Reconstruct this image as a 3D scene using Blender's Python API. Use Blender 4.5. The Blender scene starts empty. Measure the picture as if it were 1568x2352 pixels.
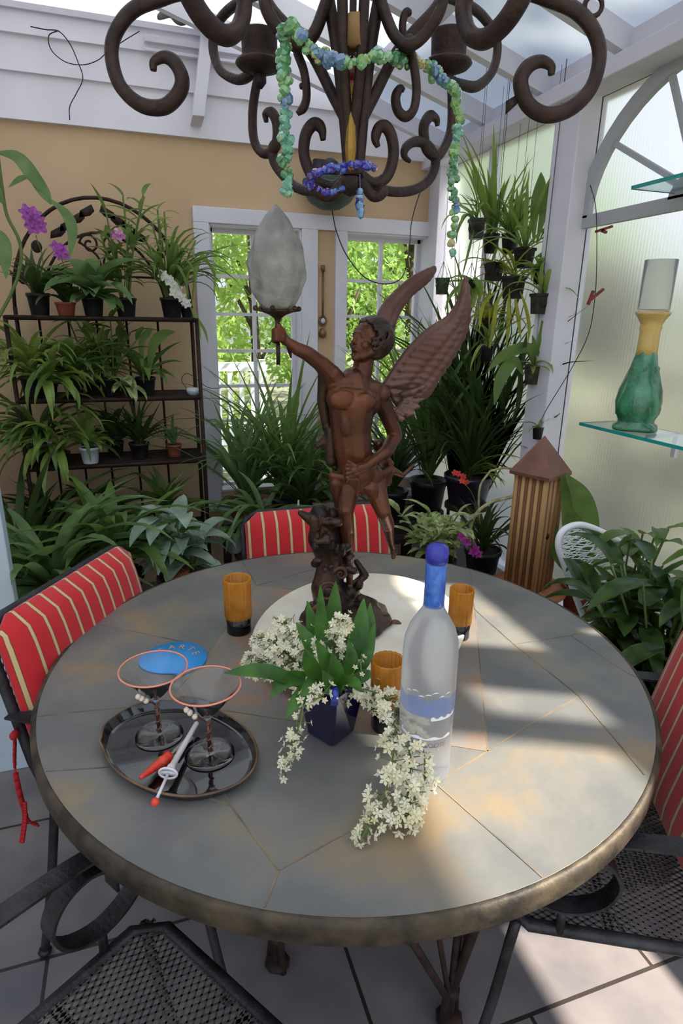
import bpy, bmesh, math, random
from mathutils import Vector, Matrix, noise as mnoise
random.seed(7)
R = math.radians
PI = math.pi
scn = bpy.context.scene
COL = scn.collection
V = Vector

# ---------------------------------------------------------------- camera
IW, IH, FPX = 1568, 2352, 1385.0
YAW, PITCH, ROLL = R(18.51), R(17.72), R(0.925)
CAM = V((0, 0, 1.43))
_f = V((math.sin(YAW)*math.cos(PITCH), math.cos(YAW)*math.cos(PITCH), -math.sin(PITCH)))
_r0 = V((math.cos(YAW), -math.sin(YAW), 0)); _u0 = _r0.cross(_f)
_r = math.cos(ROLL)*_r0 + math.sin(ROLL)*_u0
_u = -math.sin(ROLL)*_r0 + math.cos(ROLL)*_u0
cam = bpy.data.cameras.new('camera'); camo = bpy.data.objects.new('camera', cam); COL.objects.link(camo)
cam.sensor_fit = 'VERTICAL'; cam.sensor_height = 36.0; cam.lens = 36.0*FPX/IH
cam.clip_start = 0.02; cam.clip_end = 200
camo.matrix_world = Matrix(((_r.x, _u.x, -_f.x, CAM.x), (_r.y, _u.y, -_f.y, CAM.y), (_r.z, _u.z, -_f.z, CAM.z), (0, 0, 0, 1)))
scn.camera = camo

def ray(x, y): return _r*((x-IW/2)/FPX) + _u*((IH/2-y)/FPX) + _f
def oz(x, y, z): d = ray(x, y); return CAM + d*((z-CAM.z)/d.z)
def oy(x, y, Y): d = ray(x, y); return CAM + d*((Y-CAM.y)/d.y)
def ox(x, y, X): d = ray(x, y); return CAM + d*((X-CAM.x)/d.x)
def opl(x, y, p, n): d = ray(x, y); return CAM + d*((p-CAM).dot(n)/d.dot(n))

# ---------------------------------------------------------------- objects
def tag(o, label=None, cat=None, group=None, kind=None):
    if label: o['label'] = label
    if cat: o['category'] = cat
    if group: o['group'] = group
    if kind: o['kind'] = kind
    return o
def thing(name, label, cat, loc=(0, 0, 0), rz=0.0, group=None):
    o = bpy.data.objects.new(name, None); COL.objects.link(o)
    o.empty_display_size = 0.02
    o.location = loc; o.rotation_euler = (0, 0, rz)
    return tag(o, label, cat, group)
def wmat(o):
    m = Matrix.LocRotScale(o.location, o.rotation_euler, o.scale)
    return wmat(o.parent) @ m if o.parent else m
def copy_tree(o, parent=None):
    c = o.copy(); COL.objects.link(c)
    if parent: c.parent = parent
    for ch in [x for x in bpy.data.objects if x.parent == o]: copy_tree(ch, c)
    return c

class MB:
    def __init__(s): s.v = []; s.f = []; s.mi = []; s.cur = 0
    def add(s, vs, fs):
        b = len(s.v); s.v += [V(p) for p in vs]
        for f in fs: s.f.append(tuple(i+b for i in f)); s.mi.append(s.cur)
        return b
    def box(s, c, d, rot=None):
        c = V(c); h = V(d)/2; vs = []
        for sx in (-1, 1):
            for sy in (-1, 1):
                for sz in (-1, 1):
                    p = V((sx*h.x, sy*h.y, sz*h.z))
                    if rot is not None: p = rot @ p
                    vs.append(c+p)
        s.add(vs, [(0, 1, 3, 2), (4, 6, 7, 5), (0, 4, 5, 1), (2, 3, 7, 6), (0, 2, 6, 4), (1, 5, 7, 3)]); return s
    def bb(s, a, b):
        a = V(a); b = V(b); return s.box((a+b)/2, (abs(b.x-a.x), abs(b.y-a.y), abs(b.z-a.z)))
    def bar(s, a, b, w, h, up=V((0, 0, 1))):
        a = V(a); b = V(b); d = b-a
        if d.length < 1e-6: return s
        d.normalize(); x = d.cross(up)
        if x.length < 1e-3: x = d.cross(V((1, 0, 0)))
        x.normalize(); z = x.cross(d)
        vs = [p+x*i*w/2+z*j*h/2 for p in (a, b) for i, j in ((-1, -1), (1, -1), (1, 1), (-1, 1))]
        s.add(vs, [(0, 3, 2, 1), (4, 5, 6, 7), (0, 1, 5, 4), (1, 2, 6, 5), (2, 3, 7, 6), (3, 0, 4, 7)]); return s
    def tube(s, pts, r, n=8, closed=False, flat=1.0):
        pts = [V(p) for p in pts]
        m = len(pts)
        if m < 2: return s
        rs = r if isinstance(r, (list, tuple)) else [r]*m
        T = []
        for i in range(m):
            if closed: t = pts[(i+1) % m]-pts[i-1]
            else: t = pts[min(i+1, m-1)]-pts[max(i-1, 0)]
            T.append(t.normalized() if t.length > 1e-9 else V((0, 0, 1)))
        x = T[0].orthogonal().normalized(); base = len(s.v)
        for i in range(m):
            x = x - T[i]*x.dot(T[i])
            x = x.normalized() if x.length > 1e-6 else T[i].orthogonal().normalized()
            y = T[i].cross(x)
            for k in range(n):
                a = 2*PI*k/n; s.v.append(pts[i]+x*(math.cos(a)*rs[i])+y*(math.sin(a)*rs[i]*flat))
        L = m if closed else m-1
        for i in range(L):
            for k in range(n):
                a = base+i*n+k; b = base+i*n+(k+1) % n; c = base+((i+1) % m)*n+(k+1) % n; d = base+((i+1) % m)*n+k
                s.f.append((a, b, c, d)); s.mi.append(s.cur)
        if not closed:
            s.f.append(tuple(base+k for k in range(n))[::-1]); s.mi.append(s.cur)
            s.f.append(tuple(base+(m-1)*n+k for k in range(n))); s.mi.append(s.cur)
        return s
    def lathe(s, prof, c=(0, 0, 0), n=32, fn=None, axis=None):
        """prof: list of (r, z) bottom to top"""
        c = V(c); base = len(s.v)
        for (r, z) in prof:
            for k in range(n):
                a = 2*PI*k/n
                rr = r*fn(a, z) if fn else r
                p = V((rr*math.cos(a), rr*math.sin(a), z))
                if axis is not None: p = axis @ p
                s.v.append(c+p)
        for i in range(len(prof)-1):
            for k in range(n):
                s.f.append((base+i*n+k, base+i*n+(k+1) % n, base+(i+1)*n+(k+1) % n, base+(i+1)*n+k)); s.mi.append(s.cur)
        if prof[0][0] > 1e-5: s.f.append(tuple(base+k for k in range(n))[::-1]); s.mi.append(s.cur)
        if prof[-1][0] > 1e-5: s.f.append(tuple(base+(len(prof)-1)*n+k for k in range(n))); s.mi.append(s.cur)
        return s
    def ball(s, c, r, n=8, m=6, rot=None):
        c = V(c); r = V((r, r, r)) if not hasattr(r, '__len__') else V(r)
        vs = []; fs = []
        for i in range(m+1):
            th = PI*i/m
            for k in range(n):
                a = 2*PI*k/n; p = V((math.sin(th)*math.cos(a)*r.x, math.sin(th)*math.sin(a)*r.y, math.cos(th)*r.z))
                if rot is not None: p = rot @ p
                vs.append(c+p)
        for i in range(m):
            for k in range(n):
                fs.append((i*n+k, (i+1)*n+k, (i+1)*n+(k+1) % n, i*n+(k+1) % n))
        s.add(vs, fs); return s
    def cap(s, a, ra, b, rb, n=10):
        """tapered capsule"""
        a = V(a); b = V(b); d = b-a; L = d.length
        if L < 1e-6: return s.ball(a, ra)
        d.normalize(); pts = []; rs = []
        for t in (-.95, -.7, -.35, 0): pts.append(a+d*ra*t); rs.append(ra*math.sqrt(max(0, 1-t*t)))
        pts.append((a+b)/2); rs.append((ra+rb)/2)
        for t in (0, .35, .7, .95): pts.append(b+d*rb*t); rs.append(rb*math.sqrt(max(0, 1-t*t)))
        return s.tube(pts, rs, n)
    def prism(s, pts, d):
        """closed polygon pts (3D) extruded by vector d"""
        pts = [V(p) for p in pts]; n = len(pts); d = V(d)
        s.add(pts+[p+d for p in pts], [tuple(range(n))[::-1], tuple(range(n, 2*n))]+[(i, (i+1) % n, n+(i+1) % n, n+i) for i in range(n)]); return s
    def leaf(s, p, az, L, w, el=60, droop=70, n=7, fold=.25, shape='strap', curl=0, side=0):
        """one leaf: midrib curve with folded blade"""
        p = V(p); pos = p.copy(); h = V((math.cos(az), math.sin(az), 0)); sd = V((-h.y, h.x, 0))
        vs = []; fs = []
        for i in range(n+1):
            t = i/n; e = R(el-droop*t**1.3)
            hd = (h*math.cos(curl*t)+sd*math.sin(curl*t))
            d = hd*math.cos(e)+V((0, 0, math.sin(e)))
            up = -hd*math.sin(e)+V((0, 0, math.cos(e)))
            s2 = V((-hd.y, hd.x, 0))
            if shape == 'strap': ww = w*(min(1, .45+2.2*t))*(1-max(0, (t-.55)/.45)**1.8)
            elif shape == 'broad': ww = w*math.sin(PI*min(1, .06+.94*t)**.75)**.8 if t < 1 else 0
            else: ww = w*math.sin(PI*(.12+.88*t)**1.1)**1.0 if t < 1 else 0
            ww = max(ww, .0006)
            vs += [pos-s2*ww/2+up*ww*fold, pos, pos+s2*ww/2+up*ww*fold]
            pos = pos+d*(L/n)
        for i in range(n):
            a = 3*i; fs += [(a, a+1, a+4, a+3), (a+1, a+2, a+5, a+4)]
        s.add(vs, fs); return pos
    def build(s, name, mat, parent=None, world=True, smooth=True, sub=0, bev=0, remesh=0, smoothit=0, solid=0, auto=None):
        me = bpy.data.meshes.new(name); vs = s.v
        if parent is not None and world:
            inv = wmat(parent).inverted(); vs = [inv @ p for p in vs]
        elif parent is None and world:
            # put the origin at the middle of the footprint
            xs = [p.x for p in vs]; ys = [p.y for p in vs]; zs = [p.z for p in vs]
            org = V(((min(xs)+max(xs))/2, (min(ys)+max(ys))/2, min(zs))); vs = [p-org for p in vs]
        me.from_pydata([tuple(p) for p in vs], [], s.f)
        ms = mat if isinstance(mat, (list, tuple)) else [mat]
        for m in ms: me.materials.append(m)
        if len(ms) > 1: me.polygons.foreach_set('material_index', s.mi)
        if smooth: me.polygons.foreach_set('use_smooth', [True]*len(me.polygons))
        me.update()
        o = bpy.data.objects.new(name, me); COL.objects.link(o)
        if parent is not None: o.parent = parent
        elif world: o.location = org
        if remesh:
            md = o.modifiers.new('r', 'REMESH'); md.mode = 'VOXEL'; md.voxel_size = remesh; md.use_smooth_shade = True
        if smoothit:
            md = o.modifiers.new('s', 'SMOOTH'); md.iterations = smoothit; md.factor = .5
        if solid:
            md = o.modifiers.new('t', 'SOLIDIFY'); md.thickness = solid
        if bev:
            md = o.modifiers.new('b', 'BEVEL'); md.width = bev; md.segments = 2; md.limit_method = 'ANGLE'
            if smooth: 
                for p in me.polygons: p.use_smooth = False
        if sub:
            md = o.modifiers.new('u', 'SUBSURF'); md.levels = sub; md.render_levels = sub
        return o

def spline(pts, k=6):
    """Catmull-Rom through pts (Vectors or tuples)"""
    P = [V(p) for p in pts]; P = [P[0]*2-P[1]]+P+[P[-1]*2-P[-2]]; out = []
    for i in range(1, len(P)-2):
        for j in range(k):
            t = j/k; a, b, c, d = P[i-1:i+3]
            out.append(.5*((2*b)+(c-a)*t+(2*a-5*b+4*c-d)*t*t+(-a+3*b-3*c+d)*t**3))
    out.append(P[-2]); return out

# ---------------------------------------------------------------- materials
def newmat(name):
    m = bpy.data.materials.new(name); m.use_nodes = True
    nt = m.node_tree; b = nt.nodes['Principled BSDF']; return m, nt, b
def mk(nt, t, **k):
    n = nt.nodes.new(t)
    for a, v in k.items(): setattr(n, a, v)
    return n
def rgb(c): return (c[0], c[1], c[2], 1)
def srgb(r, g, b):
    f = lambda v: ((v/255)/12.92 if v/255 <= .04045 else ((v/255+.055)/1.055)**2.4)
    return (f(r), f(g), f(b))
def M(name, c, rough=.6, metal=0, c2=None, scale=8, bump=0, bscale=60, trans=0, ior=1.45, coat=0, sss=0, spec=.5, detail=4, alpha=1, c3=None, aniso=(1, 1, 1), thr=(.35, .65)):
    m, nt, b = newmat(name); L = nt.links
    b.inputs['Base Color'].default_value = rgb(c); b.inputs['Roughness'].default_value = rough
    b.inputs['Metallic'].default_value = metal; b.inputs['Transmission Weight'].default_value = trans
    b.inputs['IOR'].default_value = ior; b.inputs['Coat Weight'].default_value = coat
    b.inputs['Specular IOR Level'].default_value = spec; b.inputs['Alpha'].default_value = alpha
    if sss:
        b.inputs['Subsurface Weight'].default_value = sss; b.inputs['Subsurface Scale'].default_value = .01
    if c2 or bump:
        tc = mk(nt, 'ShaderNodeTexCoord'); mp = mk(nt, 'ShaderNodeMapping'); L.new(tc.outputs['Object'], mp.inputs[0])
        mp.inputs['Scale'].default_value = aniso
    if c2:
        n = mk(nt, 'ShaderNodeTexNoise'); n.inputs['Scale'].default_value = scale; n.inputs['Detail'].default_value = detail
        L.new(mp.outputs[0], n.inputs['Vector'])
        r = mk(nt, 'ShaderNodeValToRGB'); e = r.color_ramp.elements
        e[0].position = thr[0]; e[0].color = rgb(c); e[1].position = thr[1]; e[1].color = rgb(c2)
        if c3: q = r.color_ramp.elements.new(.5*(thr[0]+thr[1])); q.color = rgb(c3)
        L.new(n.outputs['Fac'], r.inputs[0]); L.new(r.outputs[0], b.inputs['Base Color'])
    if bump:
        n = mk(nt, 'ShaderNodeTexNoise'); n.inputs['Scale'].default_value = bscale; n.inputs['Detail'].default_value = 3
        L.new(mp.outputs[0], n.inputs['Vector'])
        bp = mk(nt, 'ShaderNodeBump'); bp.inputs['Strength'].default_value = bump; bp.inputs['Distance'].default_value = .01
        L.new(n.outputs['Fac'], bp.inputs['Height']); L.new(bp.outputs[0], b.inputs['Normal'])
    return m
def leafmat(name, c, c2, tr=.35, rough=.4, scale=14):
    """principled leaf with light passing through it"""
    m = M(name, c, rough, c2=c2, scale=scale, spec=.4); nt = m.node_tree; L = nt.links
    b = nt.nodes['Principled BSDF']; out = nt.nodes['Material Output']
    t = mk(nt, 'ShaderNodeBsdfTranslucent'); t.inputs[0].default_value = rgb([min(1, v*1.5+.01) for v in c2])
    mx = mk(nt, 'ShaderNodeMixShader'); mx.inputs[0].default_value = tr
    L.new(b.outputs[0], mx.inputs[1]); L.new(t.outputs[0], mx.inputs[2]); L.new(mx.outputs[0], out.inputs[0])
    return m

white = M('painted_white', srgb(228, 225, 236), .5, c2=srgb(216, 214, 226), scale=3)
white_side = M('siding_white', srgb(236, 232, 242), .55, c2=srgb(224, 221, 232), scale=2.5)
iron = M('chandelier_iron', srgb(44, 32, 32), .5, .35, c2=srgb(62, 46, 43), scale=30, bump=.25, bscale=120, spec=.4)
blackiron = M('black_iron', srgb(34, 34, 36), .5, .4, c2=srgb(58, 58, 62), scale=25, bump=.2, bscale=150)
greyiron = M('worn_grey_iron', srgb(66, 66, 70), .45, .4, c2=srgb(40, 38, 38), scale=20, bump=.2, bscale=150)
rust = M('rusty_iron', srgb(60, 38, 30), .7, .2, c2=srgb(32, 24, 22), scale=30, bump=.2)
terra = M('terracotta', srgb(150, 78, 52), .8, c2=srgb(120, 60, 42), scale=10, bump=.1)
blackpot = M('black_plastic', srgb(22, 22, 24), .45, c2=srgb(34, 34, 36), scale=12)
greypot = M('grey_pot', srgb(62, 60, 62), .6, c2=srgb(80, 78, 78), scale=7)
creampot = M('cream_pot', srgb(150, 142, 122), .6, c2=srgb(120, 110, 92), scale=9)
whitepot = M('white_pot', srgb(200, 204, 212), .4)
purplepot = M('dark_purple_pot', srgb(44, 36, 50), .35, coat=.4)
soil = M('potting_bark', srgb(60, 44, 32), .95, c2=srgb(34, 26, 20), scale=60, bump=.6, bscale=90)
G_dark = leafmat('leaf_dark', srgb(48, 66, 34), srgb(72, 94, 48), .3)
G_mid = leafmat('leaf_mid', srgb(78, 104, 48), srgb(110, 136, 70), .35)
G_light = leafmat('leaf_light', srgb(108, 134, 58), srgb(146, 168, 88), .4)
G_yel = leafmat('leaf_yellow', srgb(140, 150, 50), srgb(170, 168, 60), .45)
G_cool = leafmat('leaf_cool', srgb(82, 114, 66), srgb(122, 150, 96), .35, .45)
G_silver = leafmat('leaf_silver', srgb(128, 152, 132), srgb(172, 190, 172), .25, .5, 18)
G_varie = leafmat('leaf_variegated', srgb(88, 124, 52), srgb(206, 214, 160), .35, .5, 45)
stemm = M('stem_green', srgb(92, 112, 56), .6)
canem = M('cane_straw', srgb(196, 190, 150), .6, c2=srgb(150, 140, 96), scale=40)
pet_purple = leafmat('petal_purple', srgb(160, 70, 168), srgb(196, 120, 206), .3, .6, 60)
pet_mag = leafmat('petal_magenta', srgb(150, 40, 130), srgb(190, 70, 170), .3, .6, 60)
pet_white = leafmat('petal_white', srgb(232, 230, 226), srgb(246, 244, 240), .3, .6, 60)
pet_pink = leafmat('petal_pink', srgb(228, 190, 214), srgb(200, 110, 180), .3, .6, 60)
pet_cream = leafmat('petal_cream', srgb(230, 220, 172), srgb(246, 242, 218), .35, .6, 50)
pet_red = leafmat('petal_red', srgb(210, 40, 40), srgb(235, 90, 80), .3, .6, 50)
# ================================================================ SETTING
XR, YB, XL = 1.634, 3.30, -1.15
def struct(mb, name, mat, **k): return tag(mb.build(name, mat, **k), kind='structure')
def ceil_z(x): return 2.30+.30*(XR-x)

# floor: slate tiles on the room axes, joints every 0.447 m, rows staggered
def floor_mat():
    m, nt, b = newmat('slate_floor'); L = nt.links
    g = mk(nt, 'ShaderNodeNewGeometry')
    mp = mk(nt, 'ShaderNodeMapping'); mp.inputs['Location'].default_value = (-.36, -.286, 0)
    L.new(g.outputs['Position'], mp.inputs[0])
    br = mk(nt, 'ShaderNodeTexBrick'); br.inputs['Scale'].default_value = 1
    br.inputs['Brick Width'].default_value = .67; br.inputs['Row Height'].default_value = .447; br.inputs['Mortar Size'].default_value = .0045
    br.inputs['Color1'].default_value = rgb(srgb(138, 132, 130)); br.inputs['Color2'].default_value = rgb(srgb(118, 116, 118)); br.inputs['Mortar'].default_value = rgb(srgb(52, 44, 38))
    L.new(mp.outputs[0], br.inputs['Vector'])
    n = mk(nt, 'ShaderNodeTexNoise'); n.inputs['Scale'].default_value = 5; n.inputs['Detail'].default_value = 6; L.new(mp.outputs[0], n.inputs['Vector'])
    r = mk(nt, 'ShaderNodeValToRGB'); r.color_ramp.elements[0].position = .35; r.color_ramp.elements[0].color = (.62, .62, .66, 1); r.color_ramp.elements[1].position = .7; r.color_ramp.elements[1].color = (1.1, 1.02, .97, 1)
    L.new(n.outputs['Fac'], r.inputs[0])
    mx = mk(nt, 'ShaderNodeMix', data_type='RGBA', blend_type='MULTIPLY'); mx.inputs[0].default_value = 1
    L.new(br.outputs['Color'], mx.inputs[6]); L.new(r.outputs[0], mx.inputs[7]); L.new(mx.outputs[2], b.inputs['Base Color'])
    b.inputs['Roughness'].default_value = .5
    bp = mk(nt, 'ShaderNodeBump'); bp.inputs['Strength'].default_value = .25; bp.inputs['Distance'].default_value = .01
    L.new(n.outputs['Fac'], bp.inputs['Height']); L.new(bp.outputs[0], b.inputs['Normal'])
    return m
struct(MB().bb((XL, -.9, -.06), (XR+.12, YB+.15, 0)), 'floor', floor_mat(), smooth=False)

yel = M('yellow_plaster', srgb(214, 184, 150), .85, c2=srgb(202, 172, 138), scale=1.8, bump=.12, bscale=160, detail=3)
# back wall (yellow) with two window openings
W1 = (.39, .858); W2 = (1.105, 1.585); WT, WBm = 1.869, .50
wb = MB(); y0, y1 = YB, YB+.14; ztop = 2.235
wb.bb((XL, y0, 0), (W1[0], y1, ztop)); wb.bb((W1[1], y0, 0), (W2[0], y1, ztop)); wb.bb((W2[1], y0, 0), (XR+.08, y1, ztop))
for a, b_ in (W1, W2):
    wb.bb((a, y0, 0), (b_, y1, WBm)); wb.bb((a, y0, WT), (b_, y1, ztop))
struct(wb, 'wall_back', yel, smooth=False)
# lap siding above it
sd = MB(); rows = [2.228, 2.408, 2.545, 2.645]
for i in range(3):
    z0, z1 = rows[i], rows[i+1]
    sd.prism([(XL, YB-.028, z0), (XL, YB+.03, z0), (XL, YB+.03, z1+.01), (XL, YB-.008, z1+.01)], (XR+.08-XL, 0, 0))
sd.prism([(.45, YB+.0, 2.645), (XR-.001, YB+.0, 2.645), (XR-.001, YB+.0, 2.66), (.45, YB+.0, ceil_z(.45)+.05)], (0, .03, 0))
struct(sd, 'trim_1', white_side, smooth=False)
# window casings and sashes
cs = MB(); yc0 = YB-.028
for a, b_ in ((.315, W1[0]), (W1[1], .944), (1.041, W2[0]), (W2[1], XR-.002)):
    cs.bb((a, yc0, WBm-.08), (b_, YB+.01, WT))
cs.bb((.315, yc0, WT), (XR-.002, YB+.01, 1.940)); cs.bb((.30, yc0-.02, WBm-.10), (XR-.002, YB+.02, WBm-.06))
struct(cs, 'trim_2', white, bev=.003)
pane = M('window_glass', (.95, .98, .97), .02, trans=1, ior=1.12, spec=.5)
def window(n, a, b_):
    f = MB(); ys = YB+.085; w = .028
    for (p, q) in (((a, ys, WBm), (a+w, ys+.035, WT)), ((b_-w, ys, WBm), (b_, ys+.035, WT)), ((a, ys, WT-w), (b_, ys+.035, WT)), ((a, ys, WBm), (b_, ys+.035, WBm+w))):
        f.bb(p, q)
    for (p, q) in (((a-.001, YB-.01, WBm), (a+.008, ys+.02, WT)), ((b_-.008, YB-.01, WBm), (b_+.001, ys+.02, WT)), ((a, YB-.01, WT-.008), (b_, ys+.02, WT+.001)), ((a, YB-.01, WBm-.001), (b_, ys+.02, WBm+.012))):
        f.bb(p, q)
    o = struct(f, 'window_%d' % n, white, bev=.002)
    g = MB(); g.bb((a+.01, ys+.014, WBm+.01), (b_-.01, ys+.018, WT-.01)); g.build('pane', pane, o, smooth=False)
    mu = MB(); xm = (a+b_)/2; mu.bb((xm-.009, ys+.002, WBm), (xm+.009, ys+.03, WT))
    for z in (1.636, 1.447, 1.258, 1.07, .88, .69): mu.bb((a, ys+.003, z-.008), (b_, ys+.029, z+.008))
    mu.build('muntins', white, o, smooth=False)
window(1, *W1); window(2, *W2)

# transom window strip high on the left part of the back wall
tw = MB(); 
for x in (XL, -.62, .43): tw.bb((x, YB-.005, 2.645), (x+.05, YB+.05, ceil_z(x)+.06))
tw.bb((XL, YB-.03, 2.632), (.48, YB+.06, 2.655))
o = struct(tw, 'window_3', white, smooth=False)
# bracket board projecting from the siding
br = MB(); br.prism([(.325, YB-.02, 2.275), (.378, YB-.02, 2.275), (.378, YB-.15, 2.285), (.325, YB-.15, 2.285)], (.095, .0, .52))
struct(br, 'trim_3', white, bev=.003)
rl = MB(); rl.bb((.146, YB-.05, 2.575), (.66, YB-.015, 2.60)); rl.bb((.146, YB-.05, 2.54), (.66, YB-.03, 2.552))
struct(rl, 'trim_4', white, bev=.002)

# roof: rafters under white translucent roofing, sloping down to the right-hand wall
roofm, nt, b = newmat('roof_panel_white'); b.inputs['Base Color'].default_value = rgb(srgb(222, 226, 228)); b.inputs['Roughness'].default_value = .6
t = mk(nt, 'ShaderNodeBsdfTranslucent'); t.inputs[0].default_value = (.8, .84, .88, 1); mx = mk(nt, 'ShaderNodeMixShader'); mx.inputs[0].default_value = .50
nt.links.new(b.outputs[0], mx.inputs[1]); nt.links.new(t.outputs[0], mx.inputs[2]); nt.links.new(mx.outputs[0], nt.nodes['Material Output'].inputs[0])
rf = MB(); rf.prism([(XR+.14, -.9, ceil_z(XR+.14)), (XL-.1, -.9, ceil_z(XL-.1)), (XL-.1, -.9, ceil_z(XL-.1)+.015), (XR+.14, -.9, ceil_z(XR+.14)+.015)], (0, YB+1.1, 0))
struct(rf, 'ceiling', roofm, smooth=False)
ra = MB()
for y in (3.10, 2.69, 2.28, 1.87, 1.46, 1.05):
    ra.prism([(XR, y, ceil_z(XR)-.002), (XL, y, ceil_z(XL)-.002), (XL, y, ceil_z(XL)-.085), (XR-.05, y, ceil_z(XR-.05)-.075)], (0, .038, 0))
ra.prism([(1.05, 1.0, ceil_z(1.05)-.06), (1.05, 1.0, ceil_z(1.05)-.002), (1.09, 1.0, ceil_z(1.09)-.002), (1.09, 1.0, ceil_z(1.09)-.06)], (0, 2.3, 0))
struct(ra, 'trim_5', white, smooth=False)

# right-hand wall: posts, plate and frosted panels
def frost_mat(share=.10):
    m, nt, b = newmat('frosted_panel'); L = nt.links; out = nt.nodes['Material Output']
    b.inputs['Base Color'].default_value = (.86, .86, .88, 1); b.inputs['Roughness'].default_value = .34; b.inputs['Transmission Weight'].default_value = 1; b.inputs['IOR'].default_value = 1.18
    tc = mk(nt, 'ShaderNodeTexCoord'); w = mk(nt, 'ShaderNodeTexWave'); w.bands_direction = 'Y'; w.inputs['Scale'].default_value = 22; L.new(tc.outputs['Object'], w.inputs[0])
    bp = mk(nt, 'ShaderNodeBump'); bp.inputs['Strength'].default_value = .05; bp.inputs['Distance'].default_value = .003; L.new(w.outputs['Fac'], bp.inputs['Height']); L.new(bp.outputs[0], b.inputs['Normal'])
    t = mk(nt, 'ShaderNodeBsdfTranslucent'); t.inputs[0].default_value = (.86, .89, .92, 1)
    mx = mk(nt, 'ShaderNodeMixShader'); mx.inputs[0].default_value = share
    L.new(b.outputs[0], mx.inputs[1]); L.new(t.outputs[0], mx.inputs[2]); L.new(mx.outputs[0], out.inputs[0])
    return m
frost = frost_mat()
po = MB(); po.bb((XR-.085, 2.06, 0), (XR+.03, 2.20, 2.20)); po.bb((XR-.05, 2.20, 0), (XR+.03, 2.235, 2.20))
po.bb((XR-.06, YB-.12, 0), (XR+.03, YB, 2.20)); po.bb((XR-.02, 2.74, 0), (XR+.03, 2.77, 2.20))
po.bb((XR-.05, 1.17, 0), (XR+.03, 1.25, 2.20)); po.bb((XR-.03, 1.2, 0), (XR+.05, YB, .28))
struct(po, 'trim_6', white, bev=.004)
pl = MB(); pl.bb((XR-.115, -.9, 2.19), (XR+.06, YB, 2.245)); pl.bb((XR-.07, -.9, 2.245), (XR+.06, YB, 2.315))
struct(pl, 'trim_7', white, bev=.004)
w4 = MB(); w4.bb((XR, 1.25, .28), (XR+.008, 2.06, 2.19)); struct(w4, 'window_4', frost, smooth=False)
w5 = MB(); w5.bb((XR, 2.235, .28), (XR+.008, 2.74, 2.19)); w5.bb((XR, 2.77, .28), (XR+.008, YB-.12, 2.19)); struct(w5, 'window_5', frost_mat(.32), smooth=False)
# unseen stretch of right-hand wall, its openings added to shape the sun patches
sun_holes = [(-.28, .215, 1.72, 2.19), (.285, .385, 1.66, 1.90), (.56, .93, 1.62, 1.98), (.24, .275, 1.52, 1.58)]
Yc = sorted({-.9, 1.17}|{h[0] for h in sun_holes}|{h[1] for h in sun_holes}|{.12, .40, .0, .66, .70, .36, .50, .18}); 
sun_holes += [(.12, .36, 1.28, 1.50), (.18, .50, .62, .96), (.66, .70, 1.36, 1.50)]
Zc = sorted({0, 2.19}|{h[2] for h in sun_holes}|{h[3] for h in sun_holes})
wr = MB()
for i in range(len(Yc)-1):
    for j in range(len(Zc)-1):
        ym, zm = (Yc[i]+Yc[i+1])/2, (Zc[j]+Zc[j+1])/2
        if any(h[0] < ym < h[1] and h[2] < zm < h[3] for h in sun_holes): continue
        wr.bb((XR, Yc[i], Zc[j]), (XR+.03, Yc[i+1], Zc[j+1]))
struct(wr, 'wall_right_sun_openings', white, smooth=False)
wl = MB(); wl.bb((XL-.05, .6, 0), (XL, YB+.1, ceil_z(XL)+.02)); struct(wl, 'wall_left', white_side, smooth=False)
# white door post in the left foreground
lp = oy(29, 1325, 1.9)
dp = MB(); dp.bb((lp.x-.16, 1.88, 0), (lp.x, 1.93, 1.02)); struct(dp, 'trim_8', M('pale_blue_white', srgb(196, 212, 222), .5), bev=.004)

# arched window frame set against the frosted panel
fr = M('arch_frame_grey', srgb(172, 174, 178), .55)
ac = V((XR-.022, 1.56, 1.80)); arY, arZ = .535, .43
def arc(rs, n=24, a0=0, a1=PI):
    return [V((ac.x, ac.y+arY*rs*math.cos(a0+(a1-a0)*i/n), ac.z+arZ*rs*math.sin(a0+(a1-a0)*i/n))) for i in range(n+1)]
am = MB(); p1, p2 = arc(1.0), arc(.89)
for i in range(24): am.prism([p1[i], p1[i+1], p2[i+1], p2[i]], (.022, 0, 0))
am.bb((ac.x, ac.y-arY, ac.z-.035), (ac.x+.022, ac.y+arY+.02, ac.z+.008))
q1 = arc(.2, 12)
am.prism(q1, (.022, 0, 0))
for a in (35, 68, 90, 112, 145):
    e = V((ac.x+.011, ac.y+arY*.92*math.cos(R(a)), ac.z+arZ*.92*math.sin(R(a))))
    am.bar(V((ac.x+.011, ac.y+arY*.15*math.cos(R(a)), ac.z+arZ*.15*math.sin(R(a)))), e, .016, .016)
struct(am, 'window_6', fr, smooth=False)

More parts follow.
